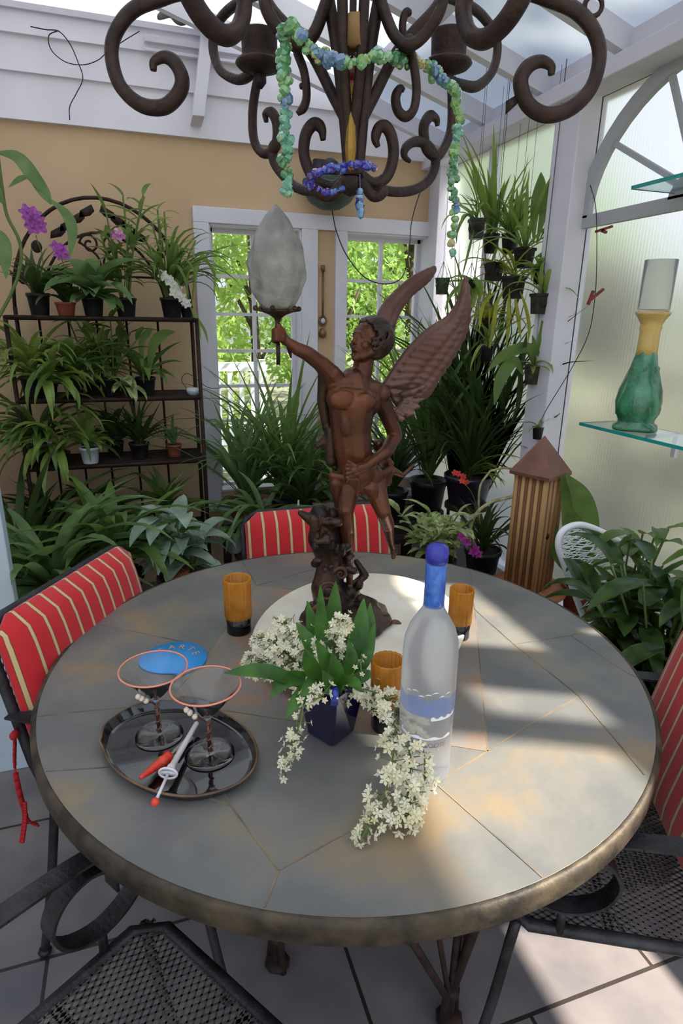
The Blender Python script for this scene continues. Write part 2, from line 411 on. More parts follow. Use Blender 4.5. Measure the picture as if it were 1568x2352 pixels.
# ---------------------------------------------------------------- outside
lawn = M('lawn_grass', srgb(108, 108, 84), .9, c2=srgb(126, 126, 98), scale=3, bump=.4, bscale=80)
gr = MB(); gr.bb((-30, YB+.2, -.4), (40, 45, -.3)); gr.bb((XR+.2, -20, -.4), (40, YB+.2, -.3)); gr.bb((-30,-20,-.4),(XL-.3,YB+.2,-.3)); gr.bb((XL-.3,-20,-.4),(XR+.2,-.95,-.3))
struct(gr, 'floor_outside', lawn, smooth=False)
fol_a = leafmat('tree_leaves', srgb(104, 138, 58), srgb(168, 190, 104), .45, .5, 1.2)
fol_c = leafmat('tree_leaves_dull', srgb(92, 96, 70), srgb(136, 136, 108), .2, .5, 1.2)
fol_b = leafmat('tree_leaves_dark', srgb(84, 116, 52), srgb(134, 162, 80), .4, .5, 1.2)
barkm = M('tree_bark', srgb(96, 80, 62), .9, c2=srgb(60, 50, 40), scale=9)
def crown(n, s, seed):
    rd = random.Random(seed); mb = MB()
    cl = [(V((rd.uniform(-.8, .8), rd.uniform(-.6, .6), rd.uniform(-.8, .9))), rd.uniform(.25, .5)) for _ in range(11)]
    for i in range(n):
        c, r = rd.choice(cl); d = V((rd.gauss(0, 1), rd.gauss(0, 1), rd.gauss(0, 1))).normalized()*r*rd.uniform(.6, 1)
        p = c+d; a = V((rd.gauss(0, 1), rd.gauss(0, 1), rd.gauss(0, .5))).normalized(); b2 = a.cross(V((rd.gauss(0, 1), rd.gauss(0, 1), rd.gauss(0, 1)))).normalized()
        L_ = s*rd.uniform(.6, 1.3)
        mb.add([p-a*L_, p+b2*L_*.4, p+a*L_, p-b2*L_*.4], [(0, 1, 2, 3)])
    return mb
def tree(x, y, r, h, seed, m, label, grp, trunk=1.0):
    t = thing('garden_tree', label, 'tree', (x, y, -.3), 0, grp)
    cr = crown(5200, .046, seed).build('crown', m, t, world=False, smooth=False); cr.location = (0, 0, h*.58); cr.scale = (r, r, h*.46)
    mb = MB(); mb.tube([(0, 0, 0), (.04, 0, h*.3), (0, .05, h*.75)], [.09*trunk, .07*trunk, .03], 8)
    for k in range(5):
        a = k*1.3; mb.tube([(0, 0, h*(.25+.08*k)), (math.cos(a)*r*.35, math.sin(a)*r*.35, h*(.45+.08*k))], [.035, .012], 6)
    mb.build('trunk', barkm, t, world=False)
    return t
tree(-.3, 7.0, 1.2, 4.2, 1, fol_a, 'bright leafy tree outside, seen through the left edge of the left window', None)
tree(1.9, 5.9, .8, 2.6, 2, fol_b, 'low darker tree outside behind the white garden bench, left window', None)
tree(3.6, 8.0, 1.4, 4.6, 3, fol_a, 'bright leafy tree outside, filling the middle of the right window', None)
tree(4.7, 6.4, .9, 3.2, 4, fol_b, 'darker tree outside at the right edge of the right window', None)
tree(3.2, 12.6, 2.4, 6.2, 5, fol_a, 'tall pale tree farthest back in the garden between both windows', None)
tree(7.3, 9.8, 2.0, 5.2, 8, fol_a, 'tall tree at the back of the garden, right of the darker tree', None)
for k, (x, y, r, h, m) in enumerate([(3.1, 3.3, .75, 1.95, fol_c), (3.2, 5.0, .8, 2.1, fol_c), (3.3, 1.75, .75, 1.75, fol_c), (5.3, 3.9, 1.0, 2.4, fol_c), (5.2, 2.2, 1.0, 2.3, fol_c)]):
    tree(x, y, r, h, 20+k, m, ['greenish blur behind the frosted wall beside the white post', 'green blur behind the farthest frosted panel near the corner', 'pale green blur low behind the frosted panel, beside the green vase', 'farther green blur behind the frosted panels above the near bushes', 'taller green blur behind the frosted panel, right of the red clips'][k], None)
for (x, y, lab) in ((5.9, .3, 'unseen tree added outside to the right to shade the frosted wall'),):  # added out of view to keep direct sun off the frosted panels
    t = thing('added_shade_tree', lab, 'tree', (x, y, -.3)); 
    for q in range(3): cr = crown(2600, .10, 60+q).build('crown', fol_c, t, world=False, smooth=False); cr.location = (0, 0, 5.2); cr.scale = (1.35, 1.35, 1.6)
    mb = MB(); mb.tube([(0, 0, 0), (.05, 0, 2.2), (0, .05, 5.5)], [.16, .12, .05], 10); mb.build('trunk', barkm, t, world=False)
bn = thing('garden_bench', 'white slatted garden bench outside the left window', 'bench', (.62, 5.6, -.3), R(6))
wpaint = M('bench_white', srgb(240, 242, 244), .5)
for x in (-.55, .55):
    b2 = MB(); b2.bb((x-.03, -.2, 0), (x+.03, -.14, .45)); b2.bb((x-.03, .2, 0), (x+.03, .26, 1.35)); b2.bb((x-.03, -.2, .62), (x+.03, .24, .66)); b2.build('side_frame', wpaint, bn, world=False, smooth=False)
b2 = MB()
for i in range(5): b2.bb((-.6, -.2+.085*i, .42), (.6, -.13+.085*i, .45))
b2.build('seat', wpaint, bn, world=False, smooth=False)
b2 = MB(); b2.bb((-.6, .21, 1.25), (.6, .25, 1.33)); b2.bb((-.6, .21, .55), (.6, .25, .6))
for i in range(11): b2.bb((-.56+.11*i, .22, .6), (-.52+.11*i, .24, 1.25))
b2.build('backrest', wpaint, bn, world=False, smooth=False)
tree(1.55, 8.6, 1.2, 3.9, 33, fol_a, 'leafy tree outside behind the white garden bench', None)
# ================================================================ TABLE
TC = V((.378, 1.085, 0)); TZ = .74; TR = .61
slate = M('slate_grey', srgb(98, 98, 96), .42, c2=srgb(134, 116, 90), scale=5.5, bump=.2, bscale=22, detail=12, c3=srgb(112, 110, 104), thr=(.40, .70))
slate_b = M('slate_brown', srgb(118, 102, 88), .45, c2=srgb(142, 110, 82), scale=8, bump=.2, bscale=26, detail=12, c3=srgb(116, 112, 108), thr=(.36, .66))
joint = M('slate_joint', srgb(136, 116, 88), .8, c2=srgb(84, 80, 76), scale=14)
rimm = M('table_rim_metal', srgb(84, 73, 57), .6, .3, c2=srgb(40, 35, 30), scale=22, bump=.2, bscale=70)
tb = thing('patio_table', 'round slate-topped patio table with a weathered metal rim', 'table', TC)
t = MB(); t.lathe([(.0, TZ-.03), (TR-.006, TZ-.03), (TR-.004, TZ-.002), (TR-.008, TZ), (0.0, TZ)], TC, 128); t.build('tabletop', slate, tb, smooth=False)
t = MB(); t.lathe([(TR-.012, TZ-.037), (TR+.001, TZ-.038), (TR+.003, TZ-.034), (TR+.003, TZ-.008), (TR, TZ-.001), (TR-.006, TZ+.0012), (TR-.009, TZ-.001), (TR-.009, TZ-.034), (TR-.012, TZ-.037)], TC, 128)
t.build('rim', rimm, tb)
sq = [V((-.118, .402, 0)), V((.379, .108, 0)), V((.131, -.362, 0)), V((-.366, -.068, 0))]
t = MB(); t.prism([TC+p+V((0, 0, TZ-.001)) for p in sq], (0, 0, .0016)); t.build('centre_tile', slate_b, tb, smooth=False)
def rimpt(x, y): v = V((x, y, 0)); return v.normalized()*(TR-.01)
jl = [[sq[2], V((.013, -.403, 0)), V((-.255, -.483, 0)), rimpt(-.30, -.56)], [V((-.255, -.483, 0)), V((-.299, -.353, 0)), V((-.366, -.068, 0))], [V((-.30, -.353, 0)), V((-.45, -.22, 0)), rimpt(-.58, -.2)],
      [V((.013, -.403, 0)), rimpt(.07, -.592)], [sq[1], V((.376, -.069, 0)), V((.385, -.278, 0)), V((.343, -.486, 0))], [sq[2], V((.25, -.32, 0)), V((.385, -.278, 0))],
      [V((.376, -.069, 0)), V((.525, -.073, 0)), rimpt(.6, -.06)], [V((.525, -.073, 0)), V((.537, -.237, 0)), rimpt(.55, -.26)], [sq[1], rimpt(.5, .34)], [sq[0], rimpt(-.13, .6)], [sq[0], V((.15, .50, 0)), rimpt(.28, .54)],
      [sq[3], rimpt(-.6, -.04)], [V((-.30, .13, 0)), rimpt(-.52, .3)], [sq[0], sq[1]], [sq[1], sq[2]], [sq[2], sq[3]], [sq[3], sq[0]]]
t = MB()
for pl_ in jl:
    for a, b_ in zip(pl_[:-1], pl_[1:]): t.bar(TC+a+V((0, 0, TZ+.0002)), TC+b_+V((0, 0, TZ+.0002)), .0024, .0012)
t.build('joints', joint, tb, smooth=False)
# four wrought-iron legs: each a bundle of rods meeting at the foot
foot = oz(1105, 2420, 0)-TC; a0 = math.atan2(foot.y, foot.x)
for k in range(4):
    a = a0+k*PI/2; lg = MB(); fr0 = .34 if k == 0 else .2; ft = TC+V((math.cos(a)*fr0, math.sin(a)*fr0, 0)); sdv = V((-math.sin(a), math.cos(a), 0)); rd = V((math.cos(a), math.sin(a), 0))
    for off, ro, r_ in ((.0, .17, .010), (-.30, .02, .008), (.22, .02, .008), (.03, .06, .008), (-.17, .06, .006), (-.06, .10, .007)):
        top = ft+rd*(ro-.06)+sdv*off+V((0, 0, TZ-.03)); lo = ft+V((0, 0, .09))+sdv*off*.06
        lg.tube([top, lo, ft+sdv*off*.10], r_, 8)
    lg.ball(ft+V((0, 0, .012)), (.03, .03, .012)); lg.tube([ft+V((0, 0, .08)), ft+V((0, 0, .10))], .017, 10)
    lg.build('leg', rust, tb)
t = MB(); t.tube([TC+V((math.cos(i*PI/24)*.44, math.sin(i*PI/24)*.44, TZ-.04)) for i in range(48)], .008, 6, closed=True)
for k in range(4):
    a = a0+k*PI/2; t.bar(TC+V((0, 0, TZ-.036)), TC+V((math.cos(a)*.56, math.sin(a)*.56, TZ-.036)), .03, .012)
t.build('support_frame', rust, tb)

# ================================================================ ON THE TABLE
glass = M('clear_glass', (1, 1, 1), .0, trans=1, ior=1.16, coat=.4)
coral = M('coral_rim', srgb(226, 138, 112), .3, coat=.5)
coppery = M('copper_wire', srgb(112, 78, 62), .35, .7)
pearl = M('pearl_bead', srgb(226, 208, 190), .25, coat=.6)
black_lac = M('black_lacquer', srgb(14, 14, 17), .09, coat=.8)
tanrim = M('tan_edge', srgb(122, 96, 70), .5, c2=srgb(80, 60, 46), scale=20)
silver = M('polished_steel', srgb(206, 208, 212), .22, .85)
redm = M('red_enamel', srgb(206, 44, 36), .35, c2=srgb(226, 84, 60), scale=30)
tray_px = [(228, 1705), (246, 1660), (310, 1620), (400, 1609), (480, 1622), (548, 1660), (582, 1700), (591, 1742), (570, 1785), (514, 1817), (430, 1832), (340, 1815), (262, 1768)]
TP = [oz(x, y, .755) for x, y in tray_px]; TP = spline(TP+[TP[0]], 6)[:-1]
tc_ = sum(TP, V())/len(TP)
tr = thing('serving_tray', 'black lacquered rounded tray with a thin tan edge, under the two cocktail glasses', 'tray', (tc_.x, tc_.y, TZ+.0012))
t = MB(); n = len(TP)
def ring(sc, z): return [V((tc_.x+(p.x-tc_.x)*sc, tc_.y+(p.y-tc_.y)*sc, z)) for p in TP]
rings = [ring(.90, .7415), ring(.93, .7415), ring(1.0, .7565), ring(.985, .757), ring(.925, .7445), ring(.89, .744)]
b0 = t.add(sum(rings, []), [(j*n+i, j*n+(i+1) % n, (j+1)*n+(i+1) % n, (j+1)*n+i) for j in range(5) for i in range(n)]+[tuple(range(n))[::-1], tuple(5*n+i for i in range(n))])
t.build('body', black_lac, tr, smooth=False, auto=1)
t = MB(); t.tube(ring(.995, .7568), .0021, 6, closed=True); t.build('edge', tanrim, tr)

def cocktail(bx, by, label, tw=0):
    p = oz(bx, by, .7445); g = thing('cocktail_glass', label, 'glass', p, tw, 'cocktail glasses on the tray')
    mb = MB(); mb.lathe([(0, 0), (.040, 0), (.041, .001), (.03, .0022), (.008, .004), (.0032, .008), (.0026, .03), (.0026, .062), (.005, .070), (.054, .130), (.0555, .1315), (.0545, .1318), (.0525, .130), (.004, .0735), (0, .0725)], (0, 0, 0), 40)
    mb.build('bowl', glass, g, world=False)
    mb = MB(); mb.tube([(math.cos(i*PI/18)*.0548, math.sin(i*PI/18)*.0548, .1315) for i in range(36)], .0016, 6, closed=True); mb.build('rim_band', coral, g, world=False)
    mb = MB(); pts = [(math.cos(i*.55)*.0038, math.sin(i*.55)*.0038, .004+i*.0013) for i in range(48)]
    mb.tube(pts, .0017, 6); mb.tube([(0, 0, .005), (0, 0, .065)], .0028, 6)
    mb.tube(spline([(-.003, 0, .062), (-.008, -.003, .070), (-.016, -.006, .076), (-.024, -.008, .084)]), .0014, 6); mb.build('stem_wire', coppery, g, world=False)
    for q in ((-.026, -.009, .088), (-.019, -.008, .080), (-.031, -.008, .093)):
        mb = MB(); mb.ball(q, .0048, 10, 8); mb.build('bead', pearl, g, world=False)
    return g
cocktail(366, 1688, 'cocktail glass farther back on the tray, in front of the blue disc', .3)
cocktail(482, 1732, 'cocktail glass nearer the front of the tray, beside the white cane stirrer', -.2)

# spreader with a red handle
a = oz(322, 1787, .762); b_ = oz(388, 1738, .757); c_ = oz(440, 1690, .7475)
k_ = thing('cheese_spreader', 'small cheese spreader with a ribbed red handle lying on the tray', 'knife', a)
t = MB(); m = [a.lerp(b_, i/14) for i in range(15)]; t.tube(m, [.0025+.0075*(i/14)**.8*(1+.14*math.sin(i*1.9)) for i in range(15)], 10); t.build('handle', redm, k_)
t = MB(); t.bar(b_, b_.lerp(c_, .3), .005, .003); d = (c_-b_).normalized(); s_ = d.cross(V((0, 0, 1))).normalized(); q0 = b_.lerp(c_, .25)
t.prism([q0-s_*.004, q0+s_*.006, c_+s_*.009-d*.006, c_, c_-s_*.004-d*.004], (0, 0, .0014)); t.build('blade', silver, k_, smooth=False)
# syringe-like injector
a = oz(452, 1660, .760); b_ = oz(388, 1772, .766); c_ = oz(356, 1842, .772)
k_ = thing('marinade_injector', 'slim silvery plunger tool with a red tip laid across the tray edge', 'tool', c_)
wp = M('pearl_plastic', srgb(214, 210, 212), .3, coat=.3)
t = MB(); d = (b_-a); t.tube([a, a+d*.02, a+d*.5, b_-d*.1, b_-d*.08, b_], [.003, .0042, .0048, .0052, .0068, .0068], 12); t.build('barrel', wp, k_)
t = MB(); dn = d.normalized(); sd_ = dn.cross(V((0, 0, 1))).normalized(); up_ = sd_.cross(dn)
t.tube([b_+dn*.004+sd_*math.cos(i*PI/8)*.014+up_*math.sin(i*PI/8)*.009 for i in range(16)], .0022, 6, closed=True); t.bar(b_+dn*.003-sd_*.012, b_+dn*.003+sd_*.012, .004, .006); t.build('finger_grip', wp, k_)
t = MB(); t.tube([b_, c_-dn*.004], .0024, 8); t.build('plunger', wp, k_)
t = MB(); t.ball(c_, .0062, 12, 8); t.build('plunger_tip', redm, k_)

# blue disc with an arc of orange strokes
blue = M('bright_blue_card', srgb(40, 138, 206), .45)
orange = M('orange_print', srgb(206, 132, 86), .5)
p = oz(398, 1512, .7455); dk = thing('blue_disc', 'flat bright blue disc with an arc of orange lettering, behind the glasses', 'coaster', (p.x, p.y, TZ+.0012))
t = MB(); t.lathe([(0, 0), (.069, 0), (.0695, .002), (.069, .004), (0, .004)], (0, 0, 0), 48); t.build('disc', blue, dk, world=False)
def textmesh(s, size, font_ext=0):
    cu = bpy.data.curves.new('txt', 'FONT'); cu.body = s; cu.size = size; cu.align_x = 'CENTER'; cu.align_y = 'CENTER'; cu.resolution_u = 3
    o = bpy.data.objects.new('txt', cu); COL.objects.link(o); bpy.context.view_layer.update()
    me = bpy.data.meshes.new_from_object(o.evaluated_get(bpy.context.evaluated_depsgraph_get()))
    vs = [v.co.copy() for v in me.vertices]; fs = [tuple(q.vertices) for q in me.polygons]
    bpy.data.objects.remove(o); bpy.data.curves.remove(cu); bpy.data.meshes.remove(me); return vs, fs
t = MB()
for i, chh in enumerate('CARTE'):
    vs, fs = textmesh(chh, .022); ang = R(118-27*i)
    mt = Matrix.Translation((math.cos(ang)*.047, math.sin(ang)*.047, .0043)) @ Matrix.Rotation(ang-PI/2, 4, 'Z')
    t.add([mt @ v for v in vs], fs)
t.build('lettering', orange, dk, world=False, smooth=False)

# three amber candle holders on black bases
amber = leafmat('amber_glass', srgb(176, 124, 40), srgb(206, 152, 66), .45, .25, 40)
blackglass = M('black_glass', srgb(12, 11, 14), .15)
waxm = M('candle_wax', srgb(232, 214, 168), .5, sss=.3)
def votive(px, py, r, hb, ha, label, z0=TZ+.001):
    p = oz(px, py, z0); o = thing('candle_holder', label, 'candle holder', p, 0, 'amber candle holders on the table')
    fl = lambda a, z: 1+.035*math.cos(18*a)
    mb = MB(); mb.lathe([(0, 0), (r*.86, 0), (r*.9, .003), (r*.88, hb*.5), (r*.93, hb), (0, hb)], (0, 0, 0), 32); mb.build('base', blackglass, o, world=False)
    mb = MB(); mb.lathe([(r*.9, hb), (r*.99, hb+.004), (r*.97, hb+ha*.5), (r, hb+ha-.003), (r*.97, hb+ha), (r*.86, hb+ha-.003), (r*.86, hb+.006), (0, hb+.005)], (0, 0, 0), 72, fn=fl); mb.build('cup', amber, o, world=False)
    mb = MB(); mb.lathe([(0, hb+.006), (r*.7, hb+.006), (r*.7, hb+ha*.55), (0, hb+ha*.55)], (0, 0, 0), 24); mb.build('candle', waxm, o, world=False)
votive(549, 1449, .031, .036, .098, 'amber ribbed candle holder on a black base, at the back left of the flowers')
votive(885, 1668, .029, .050, .086, 'amber ribbed candle holder between the blue vase and the clear bottle')
votive(1052, 1462, .027, .036, .085, 'amber ribbed candle holder in the sun behind the clear bottle')

# large cream platter under the statue
cream = M('cream_stone', srgb(214, 204, 186), .35, c2=srgb(232, 226, 212), scale=9, coat=.3)
pc = V((.445, 1.175, TZ+.001)); pa = math.atan2(.77, .64)
pt = thing('platter', 'large cream oval platter under the winged figure, its right end in sunlight', 'platter', pc, pa)
t = MB(); N = 64; rr = [(.80, 0), (.84, 0), (1.0, .016), (.985, .0185), (.86, .007), (.82, .006)]
vs = []; 
for s_, z in rr: vs += [V((.30*s_*math.cos(2*PI*i/N), .235*s_*math.sin(2*PI*i/N), z)) for i in range(N)]
t.add(vs, [(j*N+i, j*N+(i+1) % N, (j+1)*N+(i+1) % N, (j+1)*N+i) for j in range(5) for i in range(N)]+[tuple(range(N))[::-1], tuple(5*N+i for i in range(N))])
t.build('dish', cream, pt, world=False)

# frosted spirit bottle with a blue sleeve
def frostglass():
    m, nt, b = newmat('frosted_glass'); L = nt.links; out = nt.nodes['Material Output']
    b.inputs['Base Color'].default_value = (.93, .95, .98, 1); b.inputs['Roughness'].default_value = .28; b.inputs['Transmission Weight'].default_value = 1; b.inputs['IOR'].default_value = 1.3
    t = mk(nt, 'ShaderNodeBsdfTranslucent'); t.inputs[0].default_value = (.80, .84, .9, 1)
    d = mk(nt, 'ShaderNodeBsdfDiffuse'); d.inputs[0].default_value = (.62, .65, .72, 1)
    m2 = mk(nt, 'ShaderNodeMixShader'); m2.inputs[0].default_value = .5; L.new(t.outputs[0], m2.inputs[1]); L.new(d.outputs[0], m2.inputs[2])
    mx = mk(nt, 'ShaderNodeMixShader'); mx.inputs[0].default_value = .24
    L.new(b.outputs[0], mx.inputs[1]); L.new(m2.outputs[0], mx.inputs[2]); L.new(mx.outputs[0], out.inputs[0]); return m
bp_ = oz(970, 1766, TZ+.0012)
bo = thing('spirit_bottle', 'tall frosted glass bottle with a deep blue cap and sleeve', 'bottle', bp_)
t = MB(); t.lathe([(0, .004), (.034, .002), (.039, .0), (.0412, .006), (.0418, .12), (.0418, .215), (.040, .238), (.034, .258), (.024, .275), (.0165, .288), (.0142, .30), (.0142, .375), (0, .375)], (0, 0, 0), 56)
t.build('body', frostglass(), bo, world=False)
bcap = M('blue_cap', srgb(38, 44, 150), .35, coat=.3); bslv = M('blue_sleeve', srgb(30, 74, 170), .3, c2=srgb(64, 118, 200), scale=60, coat=.5)
t = MB(); t.lathe([(.0146, .292), (.0152, .293), (.0152, .358), (.0146, .359)], (0, 0, 0), 32); t.build('sleeve', bslv, bo, world=False)
t = MB(); t.lathe([(.0150, .361), (.0162, .362), (.0166, .372), (.0158, .382), (.010, .387), (0, .388)], (0, 0, 0), 32); t.build('cap', bcap, bo, world=False)
cd = (CAM-bp_); ca = math.atan2(cd.y, cd.x)
def wrap(mb, vs, fs, z, r=.0421, da=0):
    mb.add([V((r*math.cos(ca+da+v.x/r), r*math.sin(ca+da+v.x/r), z+v.y)) for v in vs], fs)
def patch(mb, a_0, a_1, z0, z1, r=.0421, wav=0, n=24):
    vs = []; 
    for i in range(n+1):
        a = ca+R(a_0+(a_1-a_0)*i/n); w_ = wav*math.sin(i*.9)
        vs += [V((r*math.cos(a), r*math.sin(a), z0)), V((r*math.cos(a), r*math.sin(a), z1+w_))]
    mb.add(vs, [(2*i, 2*i+2, 2*i+3, 2*i+1) for i in range(n)])
pblue = M('label_blue', srgb(110, 142, 206), .4, alpha=.5); pwhite = M('label_white', srgb(226, 230, 238), .4); pgrey = M('label_mauve', srgb(122, 108, 134), .4); pred = M('label_red', srgb(226, 60, 52), .4)
t = MB(); patch(t, -88, 88, .128, .158, wav=.003); t.build('label_band', pblue, bo, world=False)
for k in range(7):
    t = MB(); vs, fs = [V((-.006, 0, 0)), V((0, .0035, 0)), V((.006, .001, 0)), V((.001, .0012, 0))], [(0, 1, 3), (1, 2, 3)]
    wrap(t, [V((v.x+(-.03+.0105*k), v.y+.004*math.sin(k*2.1), 0)) for v in vs], fs, .165, .0424)
    t.build('printed_goose', pwhite, bo, world=False, smooth=False)
t = MB(); patch(t, 10, 70, .122, .127, wav=.002); t.build('printed_wave', pwhite, bo, world=False, smooth=False)
t = MB(); patch(t, -60, 60, .088, .092, wav=.002); t.build('printed_wave', pwhite, bo, world=False, smooth=False)
t = MB(); vs, fs = textmesh('GREY GOOSE', .0115); wrap(t, vs, fs, .078, .0424); vs, fs = textmesh('VODKA', .006); wrap(t, vs, fs, .066, .0424)
t.build('label_text', pgrey, bo, world=False, smooth=False)
t = MB(); patch(t, -26, -6, .042, .0455, n=6); t.build('label_flag', pred, bo, world=False)

# cobalt vase and the bouquet
cobalt = M('cobalt_glass', srgb(20, 14, 62), .06, trans=.25, coat=.8)
vb = oz(765, 1730, TZ); vc = vb+V((.012, .052, 0)); va = math.atan2(vb.y-vc.y, vb.x-vc.x)
vz = thing('square_vase', 'square cobalt blue glass vase holding the white flowers', 'vase', (vc.x, vc.y, TZ+.0012), va)
t = MB(); levels = [(.040, 0), (.043, .004), (.052, .05), (.060, .100), (.0605, .106), (.056, .106), (.048, .05), (.038, .012)]
vs = []
for r_, z in levels:
    for k in range(4):
        a, b2 = PI/2*k, PI/2*(k+1); p0 = V((r_*math.cos(a), r_*math.sin(a), z)); p1_ = V((r_*math.cos(b2), r_*math.sin(b2), z))
        vs += [p0.lerp(p1_, .08), p0.lerp(p1_, .5), p0.lerp(p1_, .92)]
N = 12; t.add(vs, [(j*N+i, j*N+(i+1) % N, (j+1)*N+(i+1) % N, (j+1)*N+i) for j in range(len(levels)-1) for i in range(N)]+[tuple(range(N))[::-1], tuple((len(levels)-1)*N+i for i in range(N))])
t.build('body', cobalt, vz, world=False, smooth=False)
t = MB(); t.bar((.058, 0, .10), (.062, 0, .128), .012, .012); t.build('corner_spout', M('cobalt_edge', srgb(40, 60, 190), .1, trans=.3, coat=.6), vz, world=False)

bq = thing('flower_bouquet', 'bouquet of small cream blossoms and long green leaves in the cobalt vase', 'bouquet', (vc.x, vc.y, TZ+.012))
rd = random.Random(5)
def blossom(mb, p, s, nrm):
    nrm = nrm.normalized(); x = nrm.orthogonal().normalized(); y = nrm.cross(x); ph = rd.uniform(0, 2)
    for k in range(5):
        a = ph+2*PI*k/5; d = x*math.cos(a)+y*math.sin(a); e = x*math.cos(a+1.57)+y*math.sin(a+1.57)
        mb.add([p, p+d*s*.55+e*s*.3+nrm*s*.18, p+d*s+nrm*s*.3, p+d*s*.55-e*s*.3+nrm*s*.18], [(0, 1, 2, 3)])
    mb.ball(p+nrm*s*.15, s*.2, 5, 3)
def spray(path, rad, cnt, sz=.0075, name='flower_spray'):
    P = spline(path, 8); b1 = MB(); b2 = MB(); b2.tube(P, .0012, 5)
    for i in range(cnt):
        t_ = rd.random()**.8; c = P[min(len(P)-1, int(t_*len(P)))]; rr_ = rad*(.45+.55*math.sin(PI*min(1, .15+t_*.8)))
        d = V((rd.gauss(0, 1), rd.gauss(0, 1), rd.gauss(0, .8))).normalized(); p = c+d*rr_*rd.uniform(.35, 1)
        if p.z < TZ+.004: p.z = TZ+.004+rd.random()*.012
        b2.tube([c, p], .0007, 4); dd = (d+V((-.1, -.4, .5))); blossom(b1, p, sz*rd.uniform(.75, 1.25), dd)
    s_ = b2.build(name, stemm, bq); b1.build('blossoms', pet_cream, s_, smooth=False)
vc = V((vc.x, vc.y, 0)); mouth = vc+V((0, 0, TZ+.10))
def W(px, py, z=None, Y=None): return oz(px, py, z) if z else oy(px, py, Y)
spray([mouth, W(710, 1560, Y=.87), W(660, 1500, Y=.92), W(600, 1465, Y=.95)], .050, 230)
spray([mouth, W(690, 1540, Y=.9), W(620, 1520, Y=.97), W(575, 1525, Y=.98)], .044, 170)
spray([mouth, W(720, 1520, Y=.88), W(680, 1450, Y=.93), W(640, 1425, Y=.95)], .040, 130)
spray([mouth, W(760, 1520, Y=.86), W(775, 1455, Y=.87), W(785, 1425, Y=.88)], .036, 120)
spray([mouth, W(700, 1600, Y=.80), W(745, 1590, Y=.76), W(720, 1610, Y=.74)], .018, 30)
spray([mouth, W(705, 1600, Y=.79), W(690, 1660, Y=.74), W(665, 1720, z=.80), W(655, 1780, z=.765)], .022, 60, .0068)
spray([mouth, W(860, 1590, Y=.78), W(880, 1610, Y=.74), W(885, 1650, Y=.73)], .011, 16, .009)
spray([mouth, W(870, 1600, Y=.79), W(930, 1640, Y=.74), W(940, 1740, z=.80), W(935, 1840, z=.775), W(925, 1890, z=.76)], .036, 190, .0085)
spray([mouth, W(890, 1640, Y=.76), W(905, 1720, z=.82), W(875, 1840, z=.775), W(830, 1925, z=.755)], .030, 110, .0085)
spray([mouth, W(880, 1600, Y=.78), W(960, 1690, z=.82), W(975, 1780, z=.79), W(960, 1860, z=.76)], .026, 80, .0085)
spray([mouth, W(800, 1560, Y=.82), W(825, 1520, Y=.82), W(830, 1560, Y=.80)], .012, 10, .006)
lf = MB()
def aleaf(tip, bend, w, tw=.3):
    P = spline([mouth+V((rd.uniform(-.02, .02), rd.uniform(-.02, .02), -.02)), bend, tip], 8); n_ = len(P); vs = []; vd = (CAM-mouth).normalized()
    for i, p in enumerate(P):
        t_ = i/(n_-1); T = (P[min(i+1, n_-1)]-P[max(i-1, 0)]).normalized(); s_ = T.cross(vd+V((tw, 0, .3))).normalized(); ww = w*math.sin(PI*(.08+.9*t_)**1.2)+.0005
        nn = s_.cross(T); vs += [p-s_*ww/2+nn*ww*.2, p, p+s_*ww/2+nn*ww*.2]
    fs = []
    for i in range(n_-1): a = 3*i; fs += [(a, a+1, a+4, a+3), (a+1, a+2, a+5, a+4)]
    lf.add(vs, fs)
for tip, bend, w in [((515, 1545, .86), (620, 1545, .84), .024), ((735, 1345, .9), (740, 1480, .88), .026), ((770, 1335, .92), (765, 1440, .9), .030), ((835, 1375, .9), (815, 1480, .87), .034), ((850, 1385, .92), (838, 1480, .88), .026),
                     ((850, 1540, .82), (830, 1555, .82), .020), ((655, 1650, .76), (700, 1590, .79), .022), ((620, 1600, .82), (670, 1560, .84), .026), ((700, 1490, .84), (715, 1540, .83), .028), ((680, 1430, .92), (720, 1500, .88), .028),
                     ((760, 1500, .80), (770, 1560, .80), .028), ((740, 1540, .78), (755, 1580, .79), .026), ((800, 1470, .84), (800, 1530, .83), .024), ((690, 1600, .77), (720, 1570, .79), .024), ((860, 1430, .86), (835, 1520, .84), .020), ((725, 1470, .80), (750, 1540, .81), .03), ((830, 1590, .74), (800, 1570, .78), .024), ((705, 1380, .94), (725, 1470, .9), .024)]:
    aleaf(oy(tip[0], tip[1], tip[2]), oy(bend[0], bend[1], bend[2]), w)
lf.build('leaves', leafmat('bouquet_leaf', srgb(40, 78, 28), srgb(74, 118, 46), .25, .35, 30), bq)
t = MB()
for i in range(9):
    a = i*.7; t.tube([vc+V((math.cos(a)*.02, math.sin(a)*.02, TZ+.02)), mouth+V((math.cos(a)*.018, math.sin(a)*.018, .02))], .0015, 5)
t.build('stems', stemm, bq)
